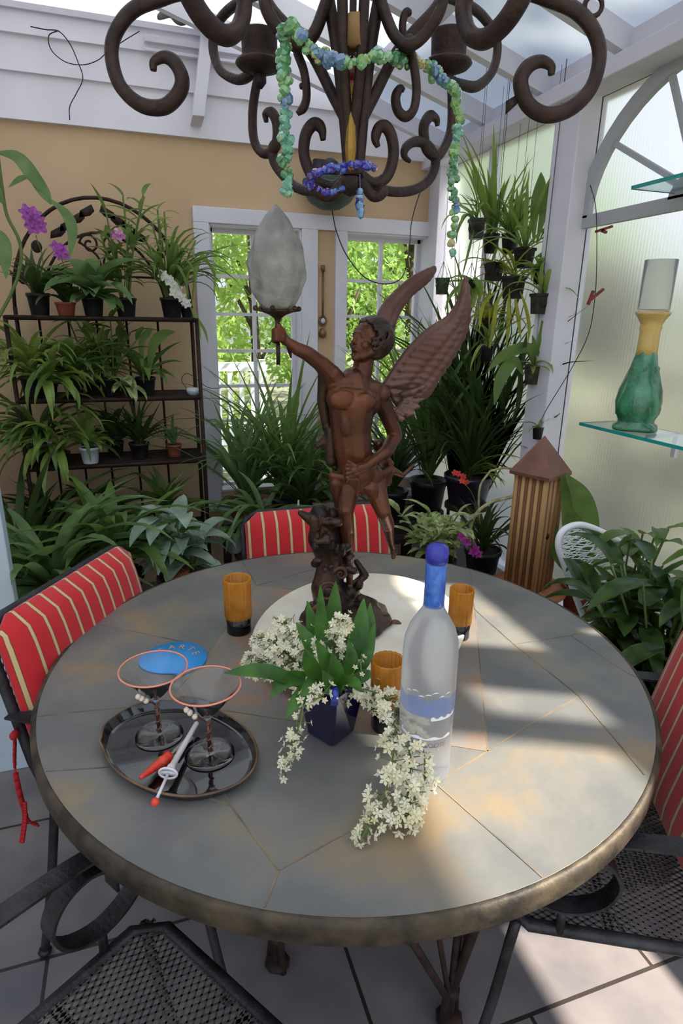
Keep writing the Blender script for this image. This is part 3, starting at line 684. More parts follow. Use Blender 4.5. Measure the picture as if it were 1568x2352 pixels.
# ================================================================ WINGED FIGURE LAMP
bronze = M('bronze_patina', srgb(60, 38, 30), .34, .5, c2=srgb(104, 60, 38), scale=9, bump=.12, bscale=90, detail=6, spec=.5)
bronze_d = M('bronze_dark', srgb(36, 29, 28), .38, .5, c2=srgb(72, 50, 38), scale=14, bump=.25, bscale=60)
bronze_w = M('bronze_wing', srgb(78, 46, 37), .42, .45, c2=srgb(104, 78, 73), scale=5, bump=.15, bscale=60)
SY = 1.228
sb = oy(785, 1440, SY)
st = thing('winged_figure_lamp', 'bronze winged youth statue holding up a frosted flame-shaped lamp shade', 'statue', (sb.x, SY, TZ+.008))
def S(px, py, dy=0): return oy(px, py, SY+dy)
K = 1/1060.0
def scap(mb, a, ra, b, rb): mb.cap(S(*a), ra*K, S(*b), rb*K, 12)
def sball(mb, a, rx, ry, rz, rot=None): mb.ball(S(*a), (rx*K, ry*K, rz*K), 14, 10, rot)
B = MB()
# legs: standing leg and the raised one behind
for q in [((800, 1112, 0), 31, (794, 1172, -.015), 20), ((794, 1172, -.018), 18, (797, 1215, -.004), 17.5), ((797, 1215, -.002), 18, (801, 1292, .0), 9.5), ((801, 1292, 0), 9.5, (802, 1322, 0), 10.5), ((802, 1322, .008), 9, (803, 1346, -.03), 8),
          ((858, 1112, .0), 29, (880, 1176, -.03), 19), ((880, 1178, -.03), 18, (890, 1205, .0), 17), ((890, 1205, .005), 16, (897, 1246, .02), 9), ((897, 1246, .02), 9, (905, 1268, .03), 9), ((905, 1262, .03), 8, (903, 1280, .01), 6),
          # hips, belly, chest
          ((806, 1092, 0), 34, (850, 1092, 0), 32), ((822, 1085, 0), 44, (812, 1040, -.004), 42), ((812, 1040, -.004), 43, (806, 985, 0), 46), ((806, 985, 0), 47, (808, 930, 0), 54),
          ((785, 915, -.004), 36, (838, 922, -.004), 38), ((770, 880, 0), 24, (858, 898, 0), 26), ((812, 880, .004), 36, (815, 900, .004), 42),
          # neck
          ((828, 872, .005), 24, (838, 815, .004), 22),
          # bent arm on the hip
          ((866, 902, 0), 24, (886, 945, .004), 20), ((886, 945, .004), 20, (908, 1000, .01), 17), ((908, 1000, .01), 16.5, (886, 1038, -.03), 16), ((886, 1038, -.03), 15, (838, 1072, -.058), 10), ((838, 1072, -.058), 12, (812, 1080, -.066), 12),
          # raised arm
          ((766, 868, 0), 24, (740, 838, -.01), 19), ((740, 838, -.01), 18, (706, 812, -.02), 16), ((706, 812, -.02), 16, (684, 802, -.022), 14.5), ((684, 802, -.022), 14, (656, 782, -.02), 9.5), ((656, 782, -.02), 11, (643, 768, -.02), 12)]:
    scap(B, *q)
for q in [((786, 918, -.040), 29, 11, 22), ((836, 926, -.040), 29, 11, 22), ((794, 975, -.030), 14, 12, 30), ((826, 976, -.030), 14, 12, 30), ((810, 1035, -.030), 20, 10, 24), ((878, 905, -.006), 20, 20, 22), ((762, 858, -.006), 20, 20, 20)]:
    sball(B, *q)
# fingers of the hand on the hip
for i in range(4):
    x0, y0 = 812, 1070+7*i
    scap(B, (x0, y0, -.068), 5.2, (x0-15, y0-2+3*i, -.072), 4.6); scap(B, (x0-15, y0-2+3*i, -.072), 4.6, (x0-24+2*i, y0+6+3*i, -.062), 4)
scap(B, (816, 1070, -.07), 5.5, (800, 1060, -.062), 4.5)
# fingers of the raised hand, closed around the stem
for i in range(4):
    y0 = 757+8*i
    scap(B, (650, y0, -.03), 5, (634, y0-1, -.038), 4.6); scap(B, (634, y0-1, -.038), 4.6, (627, y0+2, -.022), 4.2); scap(B, (627, y0+2, -.022), 4.2, (634, y0+5, -.008), 3.8)
scap(B, (652, 764, -.03), 5.5, (640, 746, -.036), 4.6)
# head turned up and to the left, with brow, nose, lips, chin and ear
HC = S(843, 783, -.002)
hf = V((-.84, -.46, .26)).normalized(); hr = hf.cross(V((0, 0, 1))).normalized(); hu = hr.cross(hf); HM = Matrix((hr, hf, hu)).transposed()
def hb(p, r): B.ball(HC+HM @ V(p), r, 14, 10, HM)
def hc(p, ra, q, rb): B.cap(HC+HM @ V(p), ra, HC+HM @ V(q), rb, 8)
hb((0, -.004, .006), (.031, .038, .038)); hb((0, .008, -.014), (.0245, .027, .032)); hc((0, .020, -.038), .010, (0, .026, -.041), .0085)
hc((0, .032, .006), .0038, (0, .041, -.011), .0046); hb((0, .036, -.013), (.0065, .005, .0035))
for sg in (-1, 1):
    hc((sg*.004, .0335, .0085), .0036, (sg*.018, .026, .0075), .0032); hb((sg*.0105, .0285, .001), (.0058, .0042, .0032)); hb((sg*.014, .021, -.014), (.010, .010, .011)); hc((sg*.010, .018, -.036), .008, (sg*.021, .0, -.020), .009)
    hb((sg*.031, -.004, -.006), (.004, .0075, .0115))
hb((0, .034, -.0225), (.0085, .0042, .0024)); hb((0, .0325, -.0275), (.0072, .0042, .0026))
body = B.build('body', bronze, st, remesh=.0019, smoothit=3)
# curly hair
rd = random.Random(3); H = MB()
H.ball(S(859, 778, .006), (38*K, 39*K, 42*K), 16, 12)
for i in range(240):
    a = rd.uniform(0, 2*PI); ph = rd.uniform(-1.2, 1.45); d = V((math.cos(a)*math.cos(ph), math.sin(a)*math.cos(ph), math.sin(ph)))
    if d.x < -.30 and d.z < .50: continue
    if d.x < -.62: continue
    c = S(857, 777, .003)+V((d.x*44, d.y*43, d.z*45))*K
    r_ = rd.uniform(7, 11)*K; t0 = d.orthogonal().normalized(); t1 = d.cross(t0)
    pts = [c+(t0*math.cos(k*1.1)+t1*math.sin(k*1.1))*r_*(1-k*.11) for k in range(6)]
    H.tube(pts, 3.8*K, 6)
H.build('hair', bronze_d, body, remesh=.0022)
# wings: overlapping feathers laid along a curved blade
def wing(lead, trail, dy0, dy1, name, rows=3, nf=15):
    Wm = MB(); L_ = spline([S(x, y, dy0+(dy1-dy0)*i/(len(lead)-1)) for i, (x, y) in enumerate(lead)], 8)
    T_ = spline([S(x, y, dy0+(dy1-dy0)*i/(len(trail)-1)) for i, (x, y) in enumerate(trail)], 8)
    n_ = 40
    def at(P, t): k = t*(len(P)-1); i = min(int(k), len(P)-2); return P[i].lerp(P[i+1], k-i)
    th = V((0, .005, 0))
    for i in range(n_):
        a, b2 = i/n_, (i+1)/n_
        for j in range(4):
            u0, u1 = j*.92/4, (j+1)*.92/4
            q_ = [at(L_, a).lerp(at(T_, a), u0), at(L_, b2).lerp(at(T_, b2), u0), at(L_, b2).lerp(at(T_, b2), u1), at(L_, a).lerp(at(T_, a), u1)]
            Wm.add([p-th for p in q_]+[p+th for p in q_], [(0, 1, 2, 3), (7, 6, 5, 4), (0, 4, 5, 1), (1, 5, 6, 2), (2, 6, 7, 3), (3, 7, 4, 0)])
    for i in range(n_): Wm.cap(at(L_, i/n_), .0085*(1-.45*i/n_), at(L_, (i+1)/n_), .0085*(1-.45*(i+1)/n_), 8)
    for r_ in range(rows):
        u0 = .10+.28*r_; u1 = min(1.0, u0+.50)
        for k in range(nf):
            t0 = .02+.80*k/nf; t1 = min(1, t0+.20)
            A_ = at(L_, t0).lerp(at(T_, t0), u0); Z_ = at(L_, t1).lerp(at(T_, t1), u1)
            off = V((0, -.0055+.0014*r_, 0)); w_ = (at(L_, t0)-at(T_, t0)).length*.085+.0035
            Wm.cap(A_+off, w_*.6, A_.lerp(Z_, .55)+off, w_, 8); Wm.cap(A_.lerp(Z_, .55)+off, w_, Z_+off*.5, w_*.45, 8)
            Wm.cap(A_-off, w_*.6, Z_-off*.5, w_*.5, 6)
    return Wm.build(name, bronze_w, st, remesh=.003, smoothit=1)
wing([(884, 885), (930, 815), (981, 762), (1030, 728), (1054, 690), (1068, 640)], [(915, 945), (975, 915), (1000, 880), (1044, 812), (1078, 735), (1074, 640)], .035, .01, 'wing')
wing([(862, 760), (876, 715), (900, 682), (940, 645), (975, 624), (998, 614)], [(906, 775), (915, 735), (930, 705), (950, 680), (985, 650), (1003, 620)], .06, .12, 'wing', 2, 12)
# loose curled feathers at the root of the near wing and the drapery round the hips
D = MB()
for (x, y, dx, dy_) in [(925, 905, 38, -8), (930, 918, 42, 4), (922, 930, 40, 10), (915, 940, 34, 16), (905, 948, 22, 20), (945, 900, 34, -12)]:
    D.cap(S(x, y, .015), 8*K, S(x+dx*.6, y+dy_*.6, .0), 8.5*K, 8); D.cap(S(x+dx*.6, y+dy_*.6, 0), 8*K, S(x+dx, y+dy_-6, -.006), 4*K, 8)
D.build('down_feathers', bronze_w, st, remesh=.0028)
C = MB(); rd = random.Random(9)
for i in range(26):
    t_ = i/25; x = 764+128*t_; y = 1092+14*math.sin(t_*PI)-12*t_
    C.cap(S(x, y, -.03+.05*abs(t_-.45)), 11*K, S(x+rd.uniform(-8, 8), y+rd.uniform(20, 40), -.02+.05*abs(t_-.45)), 7*K, 8)
for q in [((880, 1040, .02), 11, (868, 1075, .02), 14), ((868, 1075, .02), 15, (888, 1105, .02), 14), ((886, 1100, .02), 11, (902, 1080, .02), 9), ((902, 1080, .02), 8, (890, 1062, .02), 6), ((905, 1082, .02), 9, (925, 1092, .02), 6), ((868, 1020, .01), 12, (880, 1045, .02), 12),
          ((850, 1120, -.02), 20, (862, 1142, -.02), 14), ((770, 1110, -.01), 14, (775, 1160, -.0), 9), ((885, 1050, .02), 9, (900, 1065, .02), 6), ((925, 1092, .02), 5, (950, 1068, .02), 4)]:
    scap(C, *q)
C.build('drapery', bronze, st, remesh=.003, smoothit=1)
# cape hanging behind the raised arm
C = MB()
for q in [((750, 860, .03), 20, (742, 920, .04), 15), ((742, 920, .04), 15, (752, 985, .04), 12), ((760, 990, .03), 14, (762, 1060, .03), 16), ((748, 1010, .04), 12, (728, 1025, .04), 7), ((662, 790, -.01), 7, (668, 822, -.005), 3)]:
    scap(C, *q)
C.build('cape', bronze_d, st, remesh=.003, smoothit=1)
# rocky trunk the figure stands against
Q = MB(); rd = random.Random(4)
for q in [((735, 1178, .03), 24, (745, 1235, .03), 40), ((745, 1235, .03), 42, (762, 1290, .02), 34), ((762, 1290, .02), 34, (752, 1350, .0), 40), ((752, 1350, 0), 42, (775, 1410, 0), 56), ((690, 1178, .04), 8, (725, 1200, .03), 18), ((765, 1180, .03), 20, (780, 1260, .03), 22),
          ((800, 1362, 0), 30, (790, 1420, 0), 60), ((818, 1290, .03), 8, (838, 1322, .02), 11), ((838, 1322, .02), 10, (812, 1345, .02), 12), ((812, 1345, .02), 14, (800, 1400, .02), 30), ((840, 1400, -.02), 26, (870, 1440, -.03), 30)]:
    scap(Q, *q)
for i in range(46):
    t_ = rd.random(); y = 1190+t_*220; hw = 30+t_*45; x = 748+t_*40+rd.uniform(-hw, hw)
    Q.ball(S(x, y, -.025+rd.uniform(-.01, .02)-.02*t_), (rd.uniform(7, 15)*K, 10*K, rd.uniform(7, 15)*K), 8, 6)
trunk = Q.build('rocky_trunk', bronze_d, st, remesh=.004, smoothit=1)
# scrolls on the trunk and curled ornaments at its foot
for (x, y, r0, dy_, s_) in [(752, 1360, 26, -.075, 1), (782, 1318, 16, -.055, -1), (730, 1405, 16, -.08, 1), (905, 1440, 15, -.06, 1), (922, 1462, 15, -.075, -1), (900, 1480, 14, -.085, 1), (885, 1420, 12, -.05, -1)]:
    C = MB(); pts = [S(x+s_*r0*(1-k*.045)*math.cos(k*.5), y-r0*(1-k*.045)*math.sin(k*.5), dy_) for k in range(19)]
    C.tube(pts, [5.5*K*(1-k*.03) for k in range(19)], 8); C.build('scroll', bronze_w, trunk)
# moulded base
C = MB(); bz = TZ+.0215; bc = V((sb.x+.005, SY-.012, 0))
C.lathe([(0, TZ+.008), (.100, TZ+.008), (.108, TZ+.015), (.104, TZ+.026), (.088, TZ+.032), (.080, TZ+.045), (.062, TZ+.056), (0, TZ+.060)], bc, 40, fn=lambda a, z: 1+.04*math.sin(9*a))
C.build('base', bronze_d, st)
# lamp: stem, tripod plate and frosted flame shade
lc = S(637, 716, -.02)
C = MB(); C.lathe([(.004, -.045), (.006, -.03), (.004, -.02), (.007, -.012), (.016, -.006), (.030, -.001), (.034, .003), (.028, .004), (0, .004)], lc, 24)
C.tube([lc+V((0, 0, -.05)), lc+V((0, 0, -.10))], .004, 8)
for k in range(6):
    a = k*PI/3+.1; e_ = lc+V((math.cos(a)*.044, math.sin(a)*.044, .004)); C.bar(lc+V((math.cos(a)*.02, math.sin(a)*.02, 0)), e_, .007, .005); C.ball(e_+V((0, 0, .002)), .0052, 8, 6)
C.build('lamp_holder', bronze_d, st)
flm = M('frosted_flame_glass', srgb(206, 204, 202), .4, c2=srgb(170, 168, 164), scale=22, trans=.6, ior=1.2, bump=.6, bscale=55)
C = MB(); prof = [(.026, .004), (.034, .012), (.046, .035), (.052, .06), (.0535, .085), (.049, .11), (.041, .132), (.031, .152), (.020, .168), (.010, .180), (.001, .188)]
pr = []
for i in range(len(prof)-1):
    for j in range(3): t_ = j/3; pr.append((prof[i][0]*(1-t_)+prof[i+1][0]*t_, prof[i][1]*(1-t_)+prof[i+1][1]*t_))
pr.append(prof[-1]); pr += [(r_*.9, z_-.002) for r_, z_ in reversed(pr[1:-2])]
C.lathe(pr, lc, 60, fn=lambda a, z: 1+.045*math.sin(6*a+z*42)*min(1, max(.0, (z+.0)/.05))+.03*math.sin(9*a-z*60)+.025*math.sin(5*a+z*130))
C.build('lamp_shade', flm, st)
# ================================================================ CHANDELIER
AX = V((.374, 1.10, 0)); EH = V((math.cos(YAW), -math.sin(YAW), 0)); NH = V((math.sin(YAW), math.cos(YAW), 0))
def CH(px, py, phi=0.0):
    """point where the sight line meets the upright plane through the chandelier's axis, turned by phi"""
    d = EH*math.cos(R(phi))+NH*math.sin(R(phi)); n = V((-d.y, d.x, 0)); return opl(px, py, AX, n)
def SZ(p, phi=0.0):
    d = EH*math.cos(R(phi))+NH*math.sin(R(phi)); q = p-AX; return (q.dot(d), p.z)
def RP(sz, phi):
    d = EH*math.cos(R(phi))+NH*math.sin(R(phi)); return AX+d*sz[0]+V((0, 0, sz[1]))
ch = thing('chandelier', 'dark wrought-iron scroll chandelier hanging over the table', 'chandelier', (AX.x, AX.y, 1.60))
def rod(pts, r=.0095, name='scroll', tip=True, mat=iron, k=8):
    P = spline(pts, k); n_ = len(P); rs = [r*1.2*(1-(.55*max(0, (i/n_-.8)/.2) if tip else 0)) for i in range(n_)]
    m = MB(); m.tube(P, rs, 10, flat=.85); return m.build(name, mat, ch)
big = [(1120, -60), (1240, -10), (1318, 22), (1362, 70), (1376, 130), (1358, 200), (1312, 248), (1255, 264), (1212, 240), (1195, 190), (1210, 155), (1240, 141), (1264, 152), (1266, 172)]
bigsz = [SZ(CH(*p)) for p in big]; hub = (.02, 2.03)
bigsz = [hub, (.10, 2.07)]+bigsz
rod([RP(q, 0) for q in bigsz], .0108, 'arm'); 
bl = [(505, -60), (385, -10), (310, 20), (268, 70), (256, 125), (275, 195), (322, 240), (375, 246), (410, 215), (418, 180), (402, 145), (378, 131), (354, 142), (352, 162)]
rod([RP((-hub[0], hub[1]), 0), RP((-.10, 2.07), 0)]+[CH(*p) for p in bl], .0108, 'arm')
for ph in (236, 304): rod([RP((q[0]*.92, q[1]+.012), ph) for q in bigsz], .0105, 'arm')
# rear arms carrying the candle cups
RA = 47
rr_ = [(850, -40), (960, -30), (1060, 5), (1110, 40), (1141, 95), (1132, 160), (1095, 198), (1055, 192), (1032, 178)]
rod([RP(hub, RA)]+[CH(x, y, RA) for x, y in rr_], .0088, 'arm')
rl_ = [(765, -40), (650, -30), (560, 0), (505, 45), (489, 105), (505, 160), (545, 183), (575, 170), (582, 145), (560, 132), (545, 145)]
rod([RP(hub, 180-RA)]+[CH(x, y, 180-RA) for x, y in rl_], .0088, 'arm')
def cup(px, py, phi):
    p = CH(px, py, phi); m = MB()
    m.lathe([(.012, -.062), (.040, -.052), (.046, -.046), (.044, -.042), (.030, -.036), (.033, -.03), (.034, 0), (.036, .004), (.034, .006), (.030, .004), (.030, -.028), (0, -.030)], p, 28)
    m.lathe([(.004, -.085), (.012, -.075), (.012, -.06), (0, -.058)], p, 14)
    return m.build('candle_cup', iron, ch), p
c1, cp1 = cup(1032, 82, RA); c2, cp2 = cup(595, 82, 180-RA)
for (pts, phi) in [([(1030, 165), (1037, 215), (1036, 290), (1022, 335), (1003, 358), (981, 345), (973, 312), (974, 285), (988, 266), (1002, 274), (1004, 290)], RA), ([(600, 160), (588, 200), (580, 260), (583, 320), (600, 350), (622, 350), (636, 325), (636, 285), (624, 258), (610, 262), (611, 280)], 180-RA)]:
    rod([CH(x, y, phi) for x, y in pts], .0085)
# sweeping lower loops
rod([CH(x, y, RA) for x, y in [(826, 400), (850, 425), (900, 440), (950, 436), (985, 412), (1000, 370), (982, 335), (955, 325), (932, 338), (928, 358), (940, 370)]], .008)
rod([CH(x, y, 180-RA) for x, y in [(795, 400), (770, 432), (720, 440), (680, 430), (648, 400), (630, 372), (625, 340), (633, 320)]], .008)
# curls round the centre
for (pts, phi) in [([(826, 400), (858, 420), (888, 405), (903, 360), (899, 315), (884, 290), (868, 296), (862, 320), (868, 338)], 12), ([(795, 405), (765, 428), (722, 410), (699, 360), (702, 310), (722, 284), (738, 296), (742, 322)], 168),
                   ([(790, 415), (765, 446), (738, 446), (712, 420)], 200), ([(830, 415), (855, 450), (876, 446), (884, 425)], -20)]:
    rod([CH(x, y, phi) for x, y in pts], .0085)
rod([RP(SZ(CH(x, y)), 90) for x, y in [(826, 400), (858, 420), (888, 405), (903, 360), (899, 315), (884, 290), (868, 296), (862, 320)]], .008)
# bundle of rods flaring from the centre, crossing higher up
for sgn in (1, -1):
    f_ = (lambda x: x) if sgn > 0 else (lambda x: 1624-x)
    for (pts, phi) in [([(818, 405), (820, 340), (826, 290), (862, 215), (905, 130), (945, 80), (1000, 20), (1030, -40)], 22), ([(822, 405), (828, 330), (838, 220), (852, 100), (872, -10), (885, -60)], 0), ([(855, -60), (880, 20), (905, 80), (938, 104), (975, 80), (1012, 20), (1020, -50)], -14)]:
        rod([CH(f_(x), y, phi if sgn > 0 else 180-phi) for x, y in pts], .0088 if phi != 0 else .0095, 'centre_rod', tip=False)
for ph in (70, 110, 250, 290):
    rod([RP(SZ(CH(x, y)), ph) for x, y in [(818, 405), (820, 340), (826, 290), (850, 215), (868, 130), (880, 40), (890, -40)]], .008, 'centre_rod', tip=False)
rod([CH(x, y, 10) for x, y in [(938, 100), (950, 150), (956, 205), (950, 250), (932, 268), (914, 255), (908, 225), (918, 203), (928, 208)]], .0072)
rod([CH(x, y, 10) for x, y in [(928, 96), (924, 60), (930, 32), (944, 28)]], .006)
rod([CH(x, y, 170) for x, y in [(682, 120), (698, 165), (704, 215), (698, 245), (682, 262)]], .0068); rod([CH(x, y, 170) for x, y in [(704, 215), (698, 198), (688, 200)]], .005)
# clamp rings, central stem and ceiling hook
m = MB(); m.tube([RP((0, 1.66), 0), RP((0, 2.03), 0)], .006, 8); m.lathe([(.0, 1.632), (.016, 1.638), (.022, 1.650), (.018, 1.662), (0, 1.668)], AX, 20)
m.lathe([(0, 2.0), (.03, 2.01), (.036, 2.03), (.03, 2.05), (0, 2.06)], AX, 20); m.tube([RP((0, 2.05), 0), RP((0, ceil_z(AX.x)-.085), 0)], .005, 8); m.lathe([(.05, ceil_z(AX.x)-.10), (.05, ceil_z(AX.x)-.088), (0, ceil_z(AX.x)-.086)], AX, 20)
m.build('centre_stem', iron, ch)
for p in (CH(938, 102), CH(682, 100)): m = MB(); m.ball(p, .014, 10, 8); m.build('clamp', iron, ch)
rg = CH(1362, 14); m = MB(); m.tube([rg+EH*math.cos(i*PI/8)*.014+V((0, 0, math.sin(i*PI/8)*.014)) for i in range(16)], .004, 6, closed=True); m.build('ring', iron, ch)
tagm = CH(1187, 235); m = MB(); m.prism([CH(1162, 232), CH(1190, 215), CH(1188, 238), CH(1162, 262)], NH*.004); m.build('leaf_tip', iron, ch)
# centre candle and amber pendant
waxo = M('ochre_wax', srgb(150, 118, 74), .6, c2=srgb(122, 92, 56), scale=14)
p = CH(815, 98)-NH*.035; m = MB(); m.lathe([(.017, -.02), (.0175, .02), (.016, .022), (0, .021)], p, 8); m.build('centre_candle', waxo, ch)
m = MB(); p = CH(811, 190, 90); p = AX+V((0, 0, CH(811, 190).z)); fc = p-NH*.02
m.lathe([(0, -.030), (.004, -.022), (.010, -.006), (.013, .012), (.009, .024), (.003, .030), (0, .032)], fc, 8); pend = m.build('pendant', M('amber_crystal', srgb(186, 136, 44), .1, c2=srgb(110, 24, 30), scale=45, trans=.4, thr=(.45, .55)), ch, smooth=False)
m = MB(); m.lathe([(0, 1.665), (.006, 1.67), (.010, 1.70), (.006, 1.76), (.003, 1.80), (0, 1.81)], AX-NH*.018, 8); m.build('gilt_finial', M('gilt', srgb(150, 118, 52), .4, .6), ch, smooth=False)

# bead garlands (beads are facetted stones threaded close together)
def beadmat(name, cols, scale=38, tr=.35):
    m, nt, b = newmat(name); L = nt.links; tc = mk(nt, 'ShaderNodeTexCoord'); v = mk(nt, 'ShaderNodeTexVoronoi'); v.inputs['Scale'].default_value = scale; L.new(tc.outputs['Object'], v.inputs['Vector'])
    sp = mk(nt, 'ShaderNodeSeparateColor'); L.new(v.outputs['Color'], sp.inputs[0]); r = mk(nt, 'ShaderNodeValToRGB'); r.color_ramp.interpolation = 'CONSTANT'; e = r.color_ramp.elements
    e[0].color = rgb(cols[0]); e[1].position = 1/len(cols); e[1].color = rgb(cols[1])
    for i in range(2, len(cols)): q = r.color_ramp.elements.new(i/len(cols)); q.color = rgb(cols[i])
    L.new(sp.outputs[0], r.inputs[0]); L.new(r.outputs[0], b.inputs['Base Color']); b.inputs['Roughness'].default_value = .08; b.inputs['Transmission Weight'].default_value = tr; b.inputs['Coat Weight'].default_value = 1; return m
gbead = beadmat('green_beads', [srgb(104, 168, 112), srgb(126, 184, 124), srgb(92, 156, 104), srgb(110, 176, 124), srgb(146, 200, 140), srgb(84, 150, 104), srgb(150, 196, 120), srgb(120, 186, 160), srgb(206, 200, 140), srgb(96, 160, 116), srgb(110, 150, 190), srgb(136, 192, 132)])
bbead = beadmat('blue_beads', [srgb(60, 60, 190), srgb(110, 70, 210), srgb(50, 90, 200), srgb(84, 56, 160), srgb(90, 130, 220)], 60)
rd = random.Random(12)
def strand(par, pts, mat, name, r=.0075, thick=.011, per=3):
    P = spline(pts, 24); L_ = sum((P[i+1]-P[i]).length for i in range(len(P)-1)); m = MB(); n_ = max(3, int(L_/(r*1.15)))
    for i in range(n_):
        k = i/n_*(len(P)-1); q = P[int(k)].lerp(P[min(int(k)+1, len(P)-1)], k-int(k))
        for j in range(per):
            off = V((rd.gauss(0, 1), rd.gauss(0, 1), rd.gauss(0, .6))).normalized()*thick*rd.uniform(.2, 1)
            s_ = r*rd.uniform(.6, 1.1); m.ball(q+off, (s_, s_, s_*1.25), 6, 4, Matrix.Rotation(rd.uniform(0, 3), 3, V((rd.random(), rd.random(), rd.random()+.1)).normalized()))
    m.tube(P, .0012, 4); return m.build(name, mat, par, smooth=False)
F = lambda x, y, d: opl(x, y, AX-NH*d, NH)
gg = thing('green_bead_garland', 'garland of green glass beads draped over the chandelier', 'garland', (AX.x, AX.y, 1.55))
strand(gg, [F(650, 86, .06), F(652, 170, .07), F(656, 260, .07), F(655, 350, .07), F(660, 455, .07)], gbead, 'hanging_strand', thick=.009)
strand(gg, [F(650, 86, .06), F(668, 55, .08), F(690, 85, .09), F(730, 122, .09), F(775, 140, .09), F(830, 140, .09), F(872, 125, .06)], gbead, 'swag', thick=.010)
strand(gg, [F(872, 125, .06), F(930, 140, -.02), F(985, 155, -.06), F(1010, 182, -.06), F(1042, 205, -.06)], gbead, 'swag', thick=.009)
strand(gg, [F(1042, 205, -.06), F(1052, 260, -.08), F(1046, 340, -.08), F(1040, 400, -.08), F(1044, 480, -.08), F(1036, 595, -.08)], gbead, 'hanging_strand', thick=.007, per=2)
bgd = thing('blue_bead_garland', 'cluster of blue and violet glass beads at the bottom of the chandelier', 'garland', (AX.x, AX.y, 1.56))
strand(bgd, [F(712, 412, .03), F(745, 390, .05), F(790, 382, .06), F(835, 378, .05), F(862, 386, .03)], bbead, 'swag', r=.006, thick=.006, per=2)
strand(bgd, [F(705, 420, .02), F(745, 440, .04), F(790, 436, .05)], bbead, 'swag', r=.006, thick=.005, per=1)
p0 = F(826, 440, .04); p1_ = F(826, 470, .04); p2_ = F(828, 494, .04)
m = MB(); m.tube([F(826, 400, .04), p2_], .0008, 4); m.ball(p0, (.007, .007, .006), 6, 4); m.ball(F(826, 455, .04), (.008, .008, .006), 6, 4); m.ball(p1_, (.009, .009, .010), 6, 4); m.ball(p2_+V((0, 0, .006)), (.007, .007, .013), 6, 4)
m.build('drop', beadmat('blue_drop', [srgb(40, 60, 150), srgb(90, 150, 220), srgb(120, 180, 230)], 50, .5), bgd, smooth=False)

# ================================================================ CHAIRS
def stripemat(name, base):
    m, nt, b = newmat(name); L = nt.links; tc = mk(nt, 'ShaderNodeTexCoord'); s = mk(nt, 'ShaderNodeSeparateXYZ'); L.new(tc.outputs['Object'], s.inputs[0])
    def mth(op, a, b2=None):
        n = mk(nt, 'ShaderNodeMath', operation=op)
        for i, v_ in enumerate((a, b2)):
            if v_ is None: continue
            if isinstance(v_, (int, float)): n.inputs[i].default_value = v_
            else: L.new(v_, n.inputs[i])
        return n.outputs[0]
    fr_ = mth('FRACT', mth('DIVIDE', mth('ADD', s.outputs['X'], 5.0), .042))
    st_ = mth('LESS_THAN', mth('ABSOLUTE', mth('SUBTRACT', fr_, .5)), .085)
    st2 = mth('LESS_THAN', mth('ABSOLUTE', mth('SUBTRACT', fr_, .5)), .12)
    mx = mk(nt, 'ShaderNodeMix', data_type='RGBA'); mx.inputs[6].default_value = rgb(base); mx.inputs[7].default_value = rgb(srgb(110, 64, 40)); L.new(st2, mx.inputs[0])
    m2 = mk(nt, 'ShaderNodeMix', data_type='RGBA'); m2.inputs[7].default_value = rgb(srgb(206, 176, 128)); L.new(mx.outputs[2], m2.inputs[6]); L.new(st_, m2.inputs[0])
    L.new(m2.outputs[2], b.inputs['Base Color']); b.inputs['Roughness'].default_value = .8; b.inputs['Sheen Weight'].default_value = .2
    n = mk(nt, 'ShaderNodeTexNoise'); n.inputs['Scale'].default_value = 260; L.new(tc.outputs['Object'], n.inputs[0]); bp = mk(nt, 'ShaderNodeBump'); bp.inputs['Strength'].default_value = .2; bp.inputs['Distance'].default_value = .003
    L.new(n.outputs['Fac'], bp.inputs['Height']); L.new(bp.outputs[0], b.inputs['Normal']); return m
meshm = M('expanded_metal', srgb(116, 108, 104), .4, .3, c2=srgb(88, 82, 80), scale=20)
redstripe = stripemat('red_striped_canvas', srgb(196, 26, 36))
